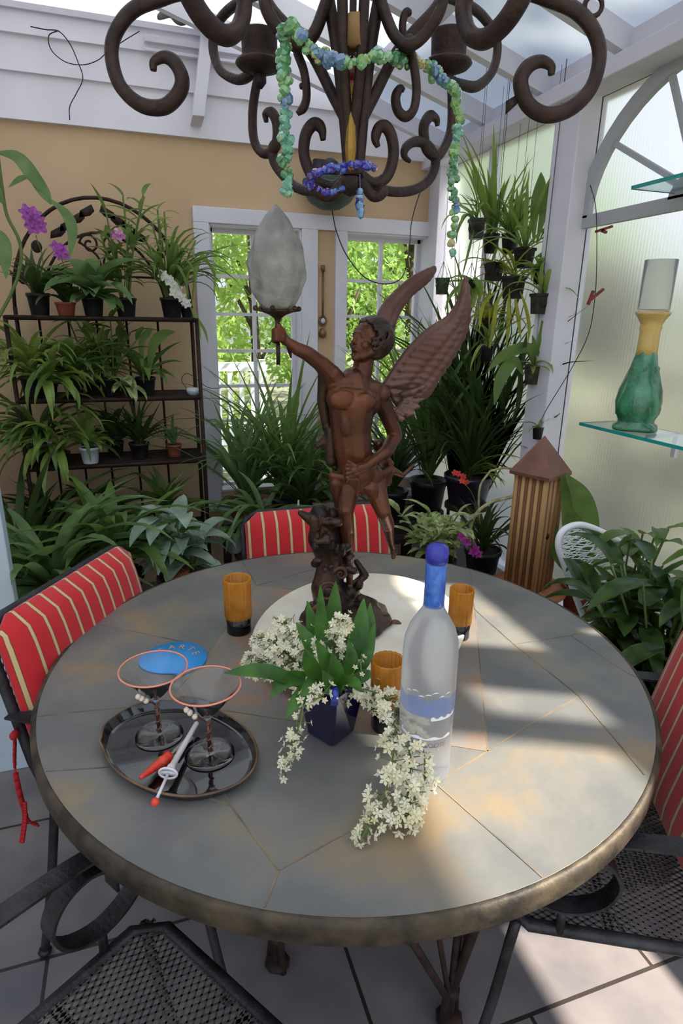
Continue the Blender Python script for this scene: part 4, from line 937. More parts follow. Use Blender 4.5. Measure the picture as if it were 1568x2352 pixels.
def chair(label, x, y, rz, cushion=True, ties=False, arms=(1, 1), backh=.415, armz=.64, metal=blackiron, ring_r=.048):
    """local +y faces the table"""
    c = thing('patio_chair', label, 'chair', (x, y, 0), rz, 'wrought-iron patio chairs')
    w, d, sz, tl = .245, .18, .435, R(11)
    def bk(u, h): return V((u, -d-math.sin(tl)*h, sz+math.cos(tl)*h))
    m = MB(); pts = [(-w, -d), (w, -d), (w, d), (-w, d)]
    out = []
    for i in range(4):
        a = V((pts[i][0], pts[i][1], sz)); out += [a.lerp(V((0, 0, sz)), .10 if False else 0)]
    fr_ = [V((-w+.03, -d, sz)), V((w-.03, -d, sz)), V((w, -d+.03, sz)), V((w, d-.04, sz)), V((w-.04, d, sz)), V((-w+.04, d, sz)), V((-w, d-.04, sz)), V((-w, -d+.03, sz))]
    m.tube(fr_, .011, 8, closed=True); m.bar((0, -d, sz-.008), (0, d, sz-.008), .022, .008); m.bar((-w, 0, sz-.008), (w, 0, sz-.008), .016, .006); m.build('seat_frame', metal, c, world=False)
    m = MB(); sp = .0118
    def lattice(mb, P, wu, du, zr=.0016):
        # two families of thin strands crossing as diamonds
        k = -(wu+du*.6)
        for sg in (1, -1):
            n_ = int((2*wu+2*du*.62)/sp)
            for i in range(n_+1):
                u0 = -(wu+du*.62)+i*sp
                a = [u0-sg*du*.62, -du]; b_ = [u0+sg*du*.62, du]
                t0, t1 = 0., 1.
                dx = b_[0]-a[0]
                if abs(dx) > 1e-9:
                    ta, tb_ = (-wu-a[0])/dx, (wu-a[0])/dx
                    t0 = max(t0, min(ta, tb_)); t1 = min(t1, max(ta, tb_))
                if t1-t0 < .02: continue
                p_, q_ = P(a[0]+dx*t0, -du+2*du*t0), P(a[0]+dx*t1, -du+2*du*t1)
                mb.bar(p_, q_, .0030, .0018)
    lattice(m, lambda u, v_: V((u, v_, sz+.003)), w-.004, d-.004); m.build('mesh_seat', meshm, c, world=False, smooth=False)
    m = MB(); m.tube([bk(-w+.02, -.02), bk(-w+.005, .1), bk(-w, backh-.05), bk(-w+.015, backh-.015), bk(-w+.05, backh), bk(w-.05, backh), bk(w-.015, backh-.015), bk(w, backh-.05), bk(w-.005, .1), bk(w-.02, -.02)], .011, 8); m.build('back_frame', metal, c, world=False)
    m = MB(); lattice(m, lambda u, v_: bk(u, backh/2+v_+.01), w-.006, backh/2-.02); m.build('mesh_back', meshm, c, world=False, smooth=False)
    for sx, sy in ((-1, 1), (1, 1), (-1, -1), (1, -1)):
        m = MB(); m.tube(spline([V((sx*(w-.005), sy*(d-.02), sz)), V((sx*(w+.01), sy*(d+.01), sz*.5)), V((sx*(w+.02), sy*(d+.05), .012))]), .010, 8); m.ball((sx*(w+.02), sy*(d+.05), .01), (.016, .016, .01)); m.build('leg', metal, c, world=False)
    for i, sx in enumerate((-1, 1)):
        if not arms[i]: continue
        m = MB(); xx = sx*(w+.004)
        yz = [(-d-.045, armz+.012), (-.04, armz+.010), (.09, armz), (.155, armz-.025), (.175, armz-.075), (.145, armz-.125), (.09, armz-.145), (.035, armz-.125), (.012, armz-.078), (.035, armz-.035), (.08, armz-.022), (.115, armz-.045), (.118, armz-.085)]
        P = spline([V((xx, y_, z_)) for y_, z_ in yz], 5)
        for a, b_ in zip(P[:-1], P[1:]): m.bar(a, b_+(b_-a)*.06, .034, .005, up=V((0, (b_-a).z, -(b_-a).y)).normalized() if abs((b_-a).z) > abs((b_-a).y) else V((0, 0, 1)))
        m.build('armrest', metal, c, world=False, smooth=False)
        m = MB(); m.tube([V((xx, .09, sz)), V((xx, .09, armz-.143))], .008, 8); m.build('arm_post', metal, c, world=False)
    if cushion:
        cu = MB(); th = .040; hh = backh-.01; N_ = 12
        vs = []; fs = []
        def cp(u, v_, s_):
            ex = (1-abs(2*u-1)**6)*(1-abs(2*v_-1)**6); t_ = .010+th*ex**.5
            x_ = (-w+.006)+(2*w-.012)*u; cr = .035*(max(0, abs(2*u-1)-.8)/.2)**2 if v_ > .5 else 0
            p_ = bk(x_, .015+(hh)*v_-cr*(v_-.5)*2); nrm = V((0, math.cos(tl), math.sin(tl))); return p_+nrm*(.013+(t_ if s_ else 0))
        for s_ in (0, 1):
            for i in range(N_+1):
                for j in range(N_+1): vs.append(cp(i/N_, j/N_, s_))
        M_ = (N_+1)**2
        for i in range(N_):
            for j in range(N_):
                a = i*(N_+1)+j; fs += [(a, a+1, a+N_+2, a+N_+1), (M_+a, M_+a+N_+1, M_+a+N_+2, M_+a+1)]
        bd = [i*(N_+1) for i in range(N_+1)]+[N_*(N_+1)+j for j in range(1, N_+1)]+[i*(N_+1)+N_ for i in range(N_-1, -1, -1)]+[j for j in range(N_-1, 0, -1)]
        for a, b_ in zip(bd, bd[1:]+bd[:1]): fs.append((a, b_, M_+b_, M_+a))
        cu.add(vs, fs); k_ = cu.build('back_cushion', redstripe, c, world=False); k_['label'] = 'red back cushion with thin tan stripes'
        if cushion == 2:
            cu = MB(); vs = []; fs = []
            for s_ in (0, 1):
                for i in range(N_+1):
                    for j in range(N_+1):
                        u, v_ = i/N_, j/N_; ex = (1-abs(2*u-1)**6)*(1-abs(2*v_-1)**6); vs.append(V((-w+.01+(2*w-.02)*u, -d+.02+.30*v_, sz+.008+(.045*ex**.5 if s_ else 0))))
            for i in range(N_):
                for j in range(N_):
                    a = i*(N_+1)+j; fs += [(a, a+1, a+N_+2, a+N_+1), (M_+a, M_+a+N_+1, M_+a+N_+2, M_+a+1)]
            for a, b_ in zip(bd, bd[1:]+bd[:1]): fs.append((a, b_, M_+b_, M_+a))
            cu.add(vs, fs); cu.build('seat_cushion', redstripe, c, world=False)
        if ties:
            m = MB(); base = V((w+.018, -d-.03, armz-.03))
            for q in ([(0, 0, 0), (.004, -.01, -.09), (.006, .0, -.20), (-.01, .01, -.235)], [(.006, 0, -.16), (.012, .0, -.20), (.03, .0, -.245)]):
                P = spline([base+V(t_) for t_ in q]); 
                for a, b_ in zip(P[:-1], P[1:]): m.bar(a, b_, .010, .004)
            m.ball(base+V((0, 0, .004)), (.012, .008, .010)); m.build('cushion_tie', M('red_tie', srgb(170, 26, 34), .8), k_, world=False)
    return c
def face(x, y, tx, ty): return math.atan2(ty-y, tx-x)-PI/2

def put_chair(label, bc_, f, **k):
    f = V((f[0], f[1], 0)).normalized(); o = V((bc_[0], bc_[1], 0))+f*.26
    return chair(label, o.x, o.y, math.atan2(f.y, f.x)-PI/2, **k)
put_chair('patio chair at the left with a bright red striped back cushion and a hanging tie', (-.205, 1.435), (.857, -.515), ties=True)
put_chair('patio chair behind the table whose red striped cushion top shows past the statue', (.52, 1.80), (-.03, -1))
def seat_chair(label, corner, f, **k):
    f = V((f[0], f[1], 0)).normalized(); lf_ = V((-f.y, f.x, 0)); o = V((corner[0], corner[1], 0))-f*.18-lf_*.245
    return chair(label, o.x, o.y, math.atan2(f.y, f.x)-PI/2, **k)
seat_chair('bare mesh-seated patio chair in the near left corner, without a cushion', (-.052, .848), (.82, .57), cushion=False, metal=greyiron)
seat_chair('mesh-seated patio chair at the right with a shaded dark red striped cushion', (.531, .652), (-.886, .464), metal=greyiron)
# ================================================================ PLANTS
prd = random.Random(21)
def U(a): return prd.uniform(*a) if isinstance(a, (tuple, list)) else a
def pot(par, r, h, mat, taper=.78, name='pot', z=0):
    m = MB(); m.lathe([(0, z), (r*taper*.95, z), (r*taper, z+.004), (r*.97, z+h*.84), (r*1.0, z+h*.845), (r*1.05, z+h*.86), (r*1.06, z+h), (r*.97, z+h), (r*.93, z+h*.9), (0, z+h*.9)], (0, 0, 0), 28)
    m.build(name, mat, par, world=False)
    m = MB(); m.ball((0, 0, z+h*.88), (r*.93, r*.93, h*.06+.003), 14, 6); m.build('soil', soil, par, world=False)
DENS, LEN = 1.7, 1.18
def inside(m, par):
    """keep leaves on the room side of the walls"""
    o = par.location
    for p in m.v:
        p.y = min(p.y, YB-.045-o.y-prd.random()*.012); p.x = max(min(p.x, XR-.03-o.x), XL+.02-o.x); p.z = max(p.z, .004-o.z)
    return m
def foliage(par, z, spec, mat, r0=.02, name='foliage'):
    m = MB()
    for (shape, n, L_, w_, el, dr, azc, azs) in spec:
        for i in range(int(n*DENS)):
            az = R(azc+prd.uniform(-azs, azs)); a = prd.uniform(0, 2*PI); q = r0*prd.random()
            m.leaf((q*math.cos(a), q*math.sin(a), z+prd.uniform(0, .01)), az, U(L_)*LEN, U(w_)*1.1, U(el), U(dr), n=9 if shape == 'strap' else 7, fold=U((.12, .35)), shape=shape, curl=U((-.5, .5)))
    return inside(m, par).build(name, mat, par, world=False)
def stems_leaves(par, z, n, h, spread, leafspec, mat, r0=.02, name='foliage', azc=270, azs=180):
    """several canes, each set with leaves along its length"""
    m = MB(); shape, nl, L_, w_, el, dr = leafspec; s_ = MB()
    for i in range(int(n*1.4)):
        az = R(azc+prd.uniform(-azs, azs)); hh = U(h); sp = U(spread)
        P = spline([(r0*math.cos(az), r0*math.sin(az), z), (r0*math.cos(az)+sp*.35*math.cos(az), r0*math.sin(az)+sp*.35*math.sin(az), z+hh*.55), (sp*math.cos(az), sp*math.sin(az), z+hh)], 6)
        s_.tube(P, [.0035]*len(P), 6)
        for k in range(nl):
            t_ = .25+.75*k/max(1, nl-1); p = P[min(len(P)-1, int(t_*(len(P)-1)))]
            m.leaf(p, az+k*2.4+prd.uniform(-.4, .4), U(L_), U(w_), U(el), U(dr), n=6, fold=.2, shape=shape, curl=U((-.4, .4)))
    inside(s_, par).build('canes', stemm, par, world=False); return inside(m, par).build(name, mat, par, world=False)
def flowers(par, path, pts, mat, s, name='flower_spike', centre=None):
    """world-space spike with orchid blooms"""
    sp_ = MB(); sp_.tube(spline(path, 6), .0018, 6); so_ = sp_.build(name, stemm, par)
    for p in pts:
        m = MB(); nrm = ((CAM-p).normalized()+V((prd.uniform(-.4, .4), 0, prd.uniform(-.3, .3)))).normalized(); x = nrm.orthogonal().normalized(); y = nrm.cross(x); ph = prd.uniform(0, 1)
        for k in range(5):
            a = ph+2*PI*k/5; d = x*math.cos(a)+y*math.sin(a); e_ = x*math.cos(a+1.57)+y*math.sin(a+1.57); w_ = .5 if k % 2 else .36
            m.add([p, p+d*s*.4+e_*s*w_+nrm*s*.1, p+d*s*.95+e_*s*w_*.4+nrm*s*.02, p+d*s-nrm*s*.05, p+d*s*.95-e_*s*w_*.4+nrm*s*.02, p+d*s*.4-e_*s*w_+nrm*s*.1], [(0, 1, 2, 3), (0, 3, 4, 5)])
        m.ball(p+nrm*s*.25-x*s*.1, (s*.2, s*.2, s*.25), 6, 5)
        m.build('bloom', mat, so_)
def lpath(m, pts, w, tw=(0, -.4, .6), shape=1.2):
    P = spline(pts, 7); n_ = len(P); vs = []
    for i, p in enumerate(P):
        t_ = i/(n_-1); T = (P[min(i+1, n_-1)]-P[max(i-1, 0)]).normalized(); s_ = T.cross((CAM-p).normalized()+V(tw)*.5).normalized(); ww = w*math.sin(PI*(.06+.92*t_)**shape)+.0006; nn = s_.cross(T)
        vs += [p-s_*ww/2+nn*ww*.15, p, p+s_*ww/2+nn*ww*.15]
    fs = []
    for i in range(n_-1): a = 3*i; fs += [(a, a+1, a+4, a+3), (a+1, a+2, a+5, a+4)]
    m.add(vs, fs)
def P3(px, py, Y): return oy(px, py, Y)
def plant(name, label, x, Y, z, group=None): return thing(name, label, 'plant', (x, Y, z), 0, group)
def X(px, py, Y): return oy(px, py, Y).x

# ---- arched iron rack with shelves
RY0, RY1 = 2.86, 3.12; RX0, RX1 = -.49, .268; RC = (RX0+RX1)/2
Zs = [1.425, 1.085, .79, .42]
rk = thing('plant_rack', 'tall dark iron plant rack with an arched scrollwork top against the yellow wall', 'plant rack', (RC, (RY0+RY1)/2, 0))
for x in (RX0, RX1):
    for y in (RY0, RY1):
        m = MB(); m.tube([(x, y, 0), (x, y, 1.46 if y == RY1 else Zs[0])], .009, 8); m.build('post', rust, rk)
for i, z in enumerate(Zs):
    m = MB(); m.tube([(RX0, RY0, z-.008), (RX1, RY0, z-.008), (RX1, RY1, z-.008), (RX0, RY1, z-.008)], .010, 8, closed=True)
    for k in range(9): y = RY0+(RY1-RY0)*(k+.5)/9; m.bar((RX0, y, z-.004), (RX1, y, z-.004), .012, .005)
    m.build('shelf', rust, rk)
m = MB(); m.tube([(RC+.379*math.cos(i*PI/24), RY1, 1.46+.46*math.sin(i*PI/24)) for i in range(25)], .008, 8); m.build('arch', rust, rk)
m = MB(); m.tube([(RC+.27*math.cos(i*PI/24), RY1, 1.42+.36*math.sin(i*PI/24)) for i in range(25)], .006, 8); m.tube([(RX0, RY1, 1.60), (RX1, RY1, 1.60)], .005, 6)
for s_ in (-1, 1):
    m.tube([(RC+s_*(.045+.042*(1-k*.04)*math.cos(k*.45)), RY1, 1.73+.045*(1-k*.04)*math.sin(k*.45)) for k in range(20)], .005, 6)
    m.tube(spline([(RC+s_*.005, RY1, 1.60), (RC+s_*.015, RY1, 1.68), (RC+s_*.09, RY1, 1.74)]), .005, 6)
m.build('scrollwork', rust, rk)
for s_ in (-1, 1):
    for k in range(4):
        m = MB(); c = V((RC+s_*(.02+.042*k), RY1-.006, 1.875-.03*k)); m.prism([c+V((0, 0, .016)), c+V((s_*.05, 0, -.012)), c+V((s_*.055, 0, -.04)), c+V((s_*.01, 0, -.03)), c+V((-s_*.01, 0, -.01))], (0, -.006, 0)); m.build('iron_leaf', rust, rk)
    for (dx, dz) in ((.26, .25), (.33, .12)):
        m = MB(); c = V((RC+s_*dx, RY1-.004, 1.46+dz)); m.ball(c, (.022, .008, .026), 8, 6); m.build('iron_leaf', rust, rk)
m = MB()
for x in (-.40, -.28, -.16, -.03, .11): m.tube([(x, RY1, Zs[3]), (x, RY1, Zs[0])], .0055, 6)
m.build('back_bars', rust, rk)

Yp = 2.95
# top shelf
def on_shelf(px, i, name, label, r, h, mat, grp=None, Y=Yp, py=None):
    x = max(RX0+r*1.1, min(RX1-r*1.1, X(px, [715, 890, 1030, 1180][i], Y))); t = plant(name, label, x, Y, Zs[i], grp); pot(t, r, h, mat); return t
t = on_shelf(92, 0, 'potted_orchid', 'purple-flowered orchid with dark strappy leaves at the left end of the top rack shelf', .045, .09, blackpot)
foliage(t, .08, [('strap', 18, (.12, .26), (.014, .022), (40, 88), (20, 120), 270, 180)], G_dark)
flowers(t, [t.location+V((0, 0, .09)), P3(98, 600, 2.9), P3(82, 540, 2.88)], [P3(78, 492, 2.87), P3(68, 505, 2.87), P3(88, 508, 2.87), P3(74, 522, 2.87), P3(60, 486, 2.87), P3(92, 520, 2.87)], pet_purple, .030)
flowers(t, [t.location+V((.01, 0, .09)), P3(150, 640, 2.88), P3(140, 590, 2.86)], [P3(128, 566, 2.85), P3(142, 572, 2.85), P3(150, 584, 2.85), P3(136, 584, 2.85)], pet_purple, .024)
t = on_shelf(152, 0, 'potted_orchid', 'small orchid in a terracotta pot near the left of the top rack shelf', .040, .055, terra, Y=2.90)
foliage(t, .05, [('broad', 7, (.10, .17), (.03, .045), (30, 80), (50, 110), 200, 120)], G_dark)
t = on_shelf(215, 0, 'moth_orchid', 'broad dark-leaved moth orchid in the middle of the top rack shelf', .045, .08, blackpot, Y=2.93)
foliage(t, .07, [('broad', 9, (.17, .26), (.06, .085), (25, 70), (60, 110), 270, 150), ('broad', 5, (.12, .18), (.06, .075), (0, 30), (50, 80), 270, 60)], G_cool)
t = on_shelf(290, 0, 'cane_orchid', 'tall cane orchid with one pink bloom, right of centre on the top rack shelf', .045, .08, blackpot)
stems_leaves(t, .07, 7, (.18, .44), (.02, .16), ('broad', 7, (.08, .15), (.018, .028), (10, 70), (20, 80)), G_mid)
flowers(t, [t.location+V((0, 0, .1)), P3(285, 600, 2.9), P3(272, 552, 2.87)], [P3(266, 538, 2.86), P3(274, 541, 2.86)], pet_pink, .026)
t = on_shelf(395, 0, 'potted_orchid', 'arching orchid with a drooping row of white blooms at the top rack shelf', .048, .085, blackpot)
foliage(t, .08, [('strap', 20, (.2, .42), (.012, .02), (50, 88), (60, 170), 330, 70), ('strap', 12, (.2, .34), (.012, .02), (50, 85), (50, 150), 200, 70)], G_mid)
stems_leaves(t, .07, 6, (.2, .38), (.02, .14), ('broad', 7, (.06, .12), (.012, .02), (0, 60), (30, 90)), G_light, name='young_foliage')
flowers(t, [t.location+V((0, 0, .09)), P3(360, 640, 2.86), P3(385, 630, 2.83), P3(430, 700, 2.82)], [P3(374, 632, 2.81), P3(392, 648, 2.81), P3(408, 662, 2.81), P3(400, 672, 2.81), P3(416, 682, 2.81), P3(428, 696, 2.81), P3(384, 640, 2.81)], pet_white, .024)
t = on_shelf(440, 0, 'trailing_plant', 'thin yellow-green plant trailing over the right edge of the rack across the window trim', .028, .05, blackpot, Y=2.98)
m = MB()
for pts in ([(440, 700, 2.95), (452, 600, 2.9), (490, 620, 2.9), (492, 680, 2.9)], [(440, 700, 2.93), (455, 610, 2.9), (470, 590, 2.9), (500, 650, 2.9)], [(436, 700, 2.93), (445, 720, 2.86), (470, 760, 2.86), (478, 790, 2.86)], [(436, 705, 2.93), (452, 735, 2.86), (462, 780, 2.86)], [(430, 690, 2.93), (430, 640, 2.9), (440, 600, 2.9), (452, 592, 2.9)]):
    lpath(m, [P3(*q) for q in pts], .013)
m.build('foliage', G_light, t)
# middle shelf
t = on_shelf(60, 1, 'spider_plant', 'light green arching plant at the left end of the middle rack shelf', .05, .09, blackpot)
foliage(t, .08, [('strap', 26, (.2, .36), (.016, .028), (30, 85), (60, 150), 250, 130)], G_light)
t = on_shelf(170, 1, 'potted_orchid', 'strap-leaved orchid hanging forward from the middle rack shelf, left of centre', .045, .08, blackpot)
foliage(t, .07, [('strap', 14, (.2, .34), (.02, .032), (20, 75), (60, 160), 270, 100), ('broad', 7, (.15, .25), (.03, .045), (40, 85), (20, 90), 250, 180)], G_mid)
t = on_shelf(255, 1, 'potted_orchid', 'bushy orchid in the centre of the middle rack shelf', .045, .08, blackpot)
stems_leaves(t, .07, 8, (.14, .28), (.03, .18), ('broad', 6, (.08, .14), (.02, .032), (0, 70), (20, 90)), G_mid)
t = on_shelf(335, 1, 'potted_orchid', 'orchid with one long leaf reaching up to the right on the middle rack shelf', .045, .08, blackpot)
foliage(t, .07, [('broad', 10, (.12, .24), (.03, .045), (20, 80), (20, 110), 270, 150)], G_mid)
m = MB(); lpath(m, [P3(340, 880, 2.93), P3(350, 800, 2.9), P3(372, 770, 2.88), P3(402, 762, 2.86)], .045); lpath(m, [P3(330, 880, 2.9), P3(325, 790, 2.9), P3(340, 765, 2.88), P3(350, 755, 2.86)], .03); m.build('long_leaf', G_mid, t)
t = on_shelf(292, 1, 'striped_leaf_plant', 'small plant with pale striped leaves hanging over the front of the middle shelf', .03, .05, blackpot, Y=2.89)
foliage(t, .045, [('broad', 6, (.07, .11), (.035, .045), (-10, 60), (60, 120), 270, 60)], G_varie)
t = on_shelf(112, 1, 'potted_orchid', 'yellow-green orchid at the front of the middle rack shelf, left end', .035, .06, blackpot, Y=2.885)
foliage(t, .055, [('strap', 14, (.14, .30), (.022, .032), (10, 80), (60, 150), 270, 110)], G_light)
t = on_shelf(215, 1, 'potted_orchid', 'upright many-stemmed orchid between the two bushy ones on the middle rack shelf', .035, .06, blackpot, Y=3.03)
stems_leaves(t, .055, 6, (.14, .26), (.02, .10), ('broad', 6, (.10, .16), (.022, .034), (0, 60), (20, 80)), G_light)
t = on_shelf(140, 2, 'potted_orchid', 'orchid with long hanging leaves between the cascading plant and the white pot', .035, .06, blackpot, Y=2.90)
foliage(t, .055, [('strap', 16, (.2, .34), (.022, .032), (10, 70), (70, 150), 270, 110)], G_light)
t = on_shelf(265, 2, 'shade_plant', 'dark leafy plant right behind the white pot on the third rack shelf', .04, .07, blackpot, Y=3.03)
foliage(t, .06, [('broad', 16, (.14, .26), (.03, .045), (20, 85), (20, 100), 270, 170)], G_dark)
dsh = oz(430, 897, Zs[1]); dsh = V((.238, 2.90, Zs[1]))
dd_ = thing('white_dish', 'small white glazed dish at the right end of the middle rack shelf', 'dish', dsh); m = MB(); m.lathe([(0, 0), (.02, 0), (.030, .018), (.031, .032), (.027, .030), (.018, .006), (0, .005)], (0, 0, 0), 20); m.build('bowl', whitepot, dd_, world=False); m = MB(); m.tube(spline([(-.02, 0, .02), (-.05, -.02, .07), (-.02, -.03, .10), (.06, -.04, .04), (.12, -.05, .035)]), .0015, 5); m.build('wire_twig', blackiron, dd_, world=False)
# third shelf
t = on_shelf(75, 2, 'trailing_plant', 'leafy green plant cascading at the left end of the third rack shelf', .05, .085, blackpot)
foliage(t, .08, [('strap', 24, (.22, .40), (.022, .034), (20, 80), (70, 150), 270, 120)], G_mid)
t = on_shelf(205, 2, 'potted_orchid', 'orchid in a ribbed white pot on the third rack shelf', .042, .075, whitepot, Y=2.90)
foliage(t, .07, [('broad', 10, (.10, .2), (.025, .035), (20, 85), (30, 120), 240, 160)], G_light)
flowers(t, [t.location+V((0, 0, .08)), P3(130, 1000, 2.84)], [P3(112, 1013, 2.83)], pet_pink, .016)
t = on_shelf(320, 2, 'spiky_plant', 'dark spiky-leaved plant on the third rack shelf, right of the white pot', .045, .075, blackpot)
foliage(t, .07, [('strap', 30, (.12, .24), (.010, .016), (30, 88), (0, 60), 270, 180)], G_dark)
t = on_shelf(400, 2, 'potted_orchid', 'small pale-stemmed orchid at the right end of the third rack shelf', .035, .06, terra)
foliage(t, .055, [('strap', 10, (.1, .2), (.01, .016), (40, 88), (30, 120), 270, 180)], G_cool)
# bottom shelf: dark foliage
for px, lab, mt in ((60, 'dark fern-like plant at the left of the lowest rack shelf', G_dark), (230, 'dark bushy plant in the middle of the lowest rack shelf', G_dark), (380, 'dark leafy plant at the right of the lowest rack shelf', G_mid)):
    t = on_shelf(px, 3, 'shade_plant', lab, .055, .10, blackpot); foliage(t, .09, [('broad', 20, (.12, .26), (.03, .05), (10, 85), (30, 110), 270, 150)], mt)
# tall pale-leaved plant at the far left
t = plant('ginger_plant', 'tall plant with long pale green leaves at the far left, rising over the rack arch', -.86, 2.72, 0); pot(t, .11, .22, terra)
m = MB(); m.tube(spline([(-.86, 2.72, .2), (-.80, 2.72, .9), P3(40, 640, 2.74), P3(12, 480, 2.74), P3(-6, 350, 2.74)], 8), .006, 8); m.tube(spline([(-.86, 2.73, .2), (-.84, 2.72, 1.0), P3(-30, 700, 2.72), P3(-60, 500, 2.72)], 8), .006, 8); m.build('canes', stemm, t)
m = MB()
for pts, w_ in (([(32, 362, 2.74), (70, 395, 2.72), (100, 440, 2.70), (118, 470, 2.70)], .045), ([(110, 455, 2.70), (150, 490, 2.69), (166, 530, 2.68), (160, 590, 2.68)], .04), ([(-10, 350, 2.74), (40, 362, 2.72), (80, 410, 2.70), (110, 450, 2.70)], .05), ([(20, 430, 2.74), (45, 412, 2.72), (70, 405, 2.70)], .02), ([(-20, 520, 2.74), (8, 560, 2.7), (14, 640, 2.7)], .05), ([(10, 470, 2.74), (-20, 430, 2.7), (-50, 450, 2.7)], .05)):
    lpath(m, [P3(*q) for q in pts], w_)
for k in range(14): m.leaf((-.84+.01*k*.3, 2.72, .35+.07*k), k*2.4, .34, .05, 50, 90, shape='broad')
m.build('foliage', G_cool, t)

# ---- low slatted bench along the back wall under the windows
bnz = .40
be = thing('plant_bench', 'low dark slatted bench of potted plants under the windows', 'bench', (.93, 2.86, 0))
m = MB()
for k in range(7): m.bb((.36, 2.56+.09*k, bnz-.025), (1.50, 2.63+.09*k, bnz))
m.build('top_slats', rust, be, smooth=False)
for x in (.39, 1.46):
    for y in (2.60, 3.13): m = MB(); m.bb((x-.02, y-.02, 0), (x+.02, y+.02, bnz-.025)); m.build('leg', rust, be, smooth=False)
def onb(px, py, name, label, Y, r, h, mat, z=bnz):
    x = oy(px, py, Y).x; t = plant(name, label, x, Y, z); pot(t, r, h, mat); return t
t = onb(560, 1060, 'spider_plant', 'tall strap-leaved plant in a terracotta pot in front of the left window', 2.98, .085, .15, terra)
foliage(t, .14, [('strap', 50, (.34, .66), (.016, .024), (45, 88), (20, 110), 270, 180)], G_cool)
t = onb(655, 1060, 'lily_grass', 'tall grassy plant with arching leaves below the trim between the windows', 2.96, .075, .14, blackpot)
foliage(t, .13, [('strap', 60, (.38, .76), (.013, .021), (50, 88), (20, 120), 270, 180)], G_mid)
t = onb(598, 1180, 'potted_orchid', 'orchid in a round cream pot just behind the red chair back', 2.64, .075, .11, creampot)
foliage(t, .10, [('strap', 16, (.2, .42), (.022, .032), (30, 80), (60, 150), 250, 150)], G_cool)
t = onb(535, 1180, 'small_plant', 'small leafy plant in a pale grey pot left of the cream pot', 2.62, .04, .10, M('pale_pot', srgb(150, 150, 156), .6))
foliage(t, .09, [('broad', 8, (.08, .14), (.04, .05), (10, 70), (40, 100), 270, 150)], G_cool)
t = onb(700, 1150, 'leafy_plant', 'dense dark green plant behind the figure\'s tree stump', 2.70, .08, .14, blackpot)
foliage(t, .13, [('strap', 34, (.2, .44), (.016, .026), (30, 88), (30, 140), 270, 150)], G_dark)
t = onb(760, 1120, 'leafy_plant', 'dark leafy plant directly behind the bronze figure\'s waist', 3.0, .07, .14, blackpot)
foliage(t, .13, [('strap', 30, (.25, .5), (.014, .022), (40, 88), (30, 120), 270, 180)], G_mid)
t = onb(900, 1120, 'leafy_plant', 'dark arching plant behind the figure\'s bent elbow', 2.92, .085, .15, blackpot)
foliage(t, .14, [('strap', 44, (.3, .55), (.014, .024), (45, 88), (20, 120), 270, 180)], G_dark)
# items on a small white shelf between the windows
p = oy(665, 1125, 2.70)
sx_ = thing('dropper_bottle', 'small blue and white dropper bottle standing among the plants', 'bottle', (p.x+.012, 2.58, bnz)); m = MB(); m.lathe([(0, 0), (.020, 0), (.021, .003), (.021, .155), (.010, .17), (0, .17)], (0, 0, 0), 18); m.build('body', M('bottle_blue', srgb(90, 104, 196), .3), sx_, world=False)
m = MB(); m.lathe([(0, .17), (.010, .17), (.011, .195), (.006, .20), (.004, .235), (0, .238)], (0, 0, 0), 14); m.build('dropper', whitepot, sx_, world=False)
p = oy(745, 1105, 2.58)
tl = thing('sunflower_tile', 'square tile with a yellow ring round a dark centre, behind the figure', 'tile', (p.x, 2.58, bnz)); m = MB(); m.bb((-.055, -.006, .0), (.055, .012, .215)); m.build('panel', creampot, tl, world=False, smooth=False)
m = MB(); m.bb((-.042, -.010, .055), (.042, -.006, .145)); m.build('dark_square', M('navy_glaze', srgb(24, 36, 58), .3), tl, world=False, smooth=False)
m = MB(); m.tube([(.030*math.cos(i*PI/16), -.012, .10+.036*math.sin(i*PI/16)) for i in range(32)], .009, 8, closed=True); m.build('yellow_ring', M('yellow_glaze', srgb(176, 128, 30), .4), tl, world=False)

# ---- big floor plants at the left
def stand(x, y, h, r, label):
    s_ = thing('plant_stand', label, 'stand', (x, y, 0)); m = MB(); m.lathe([(0, h-.02), (r, h-.02), (r, h), (0, h)], (0, 0, 0), 24); m.build('top', rust, s_, world=False, smooth=False)
    for k in range(3): a = k*2.09+.5; m = MB(); m.tube([(math.cos(a)*r*.8, math.sin(a)*r*.8, h-.02), (math.cos(a)*r*.9, math.sin(a)*r*.9, 0)], .008, 6); m.build('leg', rust, s_, world=False)
def floorplant(px, py, Y, name, label, r, h, mat, z0):
    x = oy(px, py, Y).x
    if z0 > 0: stand(x, Y, z0, r*.95, 'low iron stand under the '+' '.join(label.split(',')[0].split()[:9]))
    t = plant(name, label, x, Y, z0); pot(t, r, h, mat); return t
t = floorplant(110, 1200, 2.30, 'bromeliad', 'broad strap-leaved plant nearest the left edge, with long bright arching leaves', .11, .20, blackpot, .22)
foliage(t, .19, [('strap', 34, (.32, .55), (.034, .052), (35, 85), (60, 140), 280, 150)], G_cool)
t = floorplant(255, 1190, 2.42, 'bromeliad', 'broad strap-leaved plant beside the silver-leaved one, with leaves arching left', .10, .20, blackpot, .24)
foliage(t, .19, [('strap', 28, (.28, .50), (.032, .048), (40, 88), (50, 130), 230, 150)], G_mid)
t = floorplant(330, 1260, 2.05, 'aspidistra', 'low plant whose leaves hang down by the corner of the left red chair', .09, .16, blackpot, .12)
foliage(t, .15, [('strap', 18, (.22, .40), (.030, .042), (20, 75), (70, 150), 290, 120)], G_cool)
t = floorplant(10, 1100, 2.62, 'shade_fern', 'dark dense plant in the shadows at the far left', .12, .2, blackpot, 0)
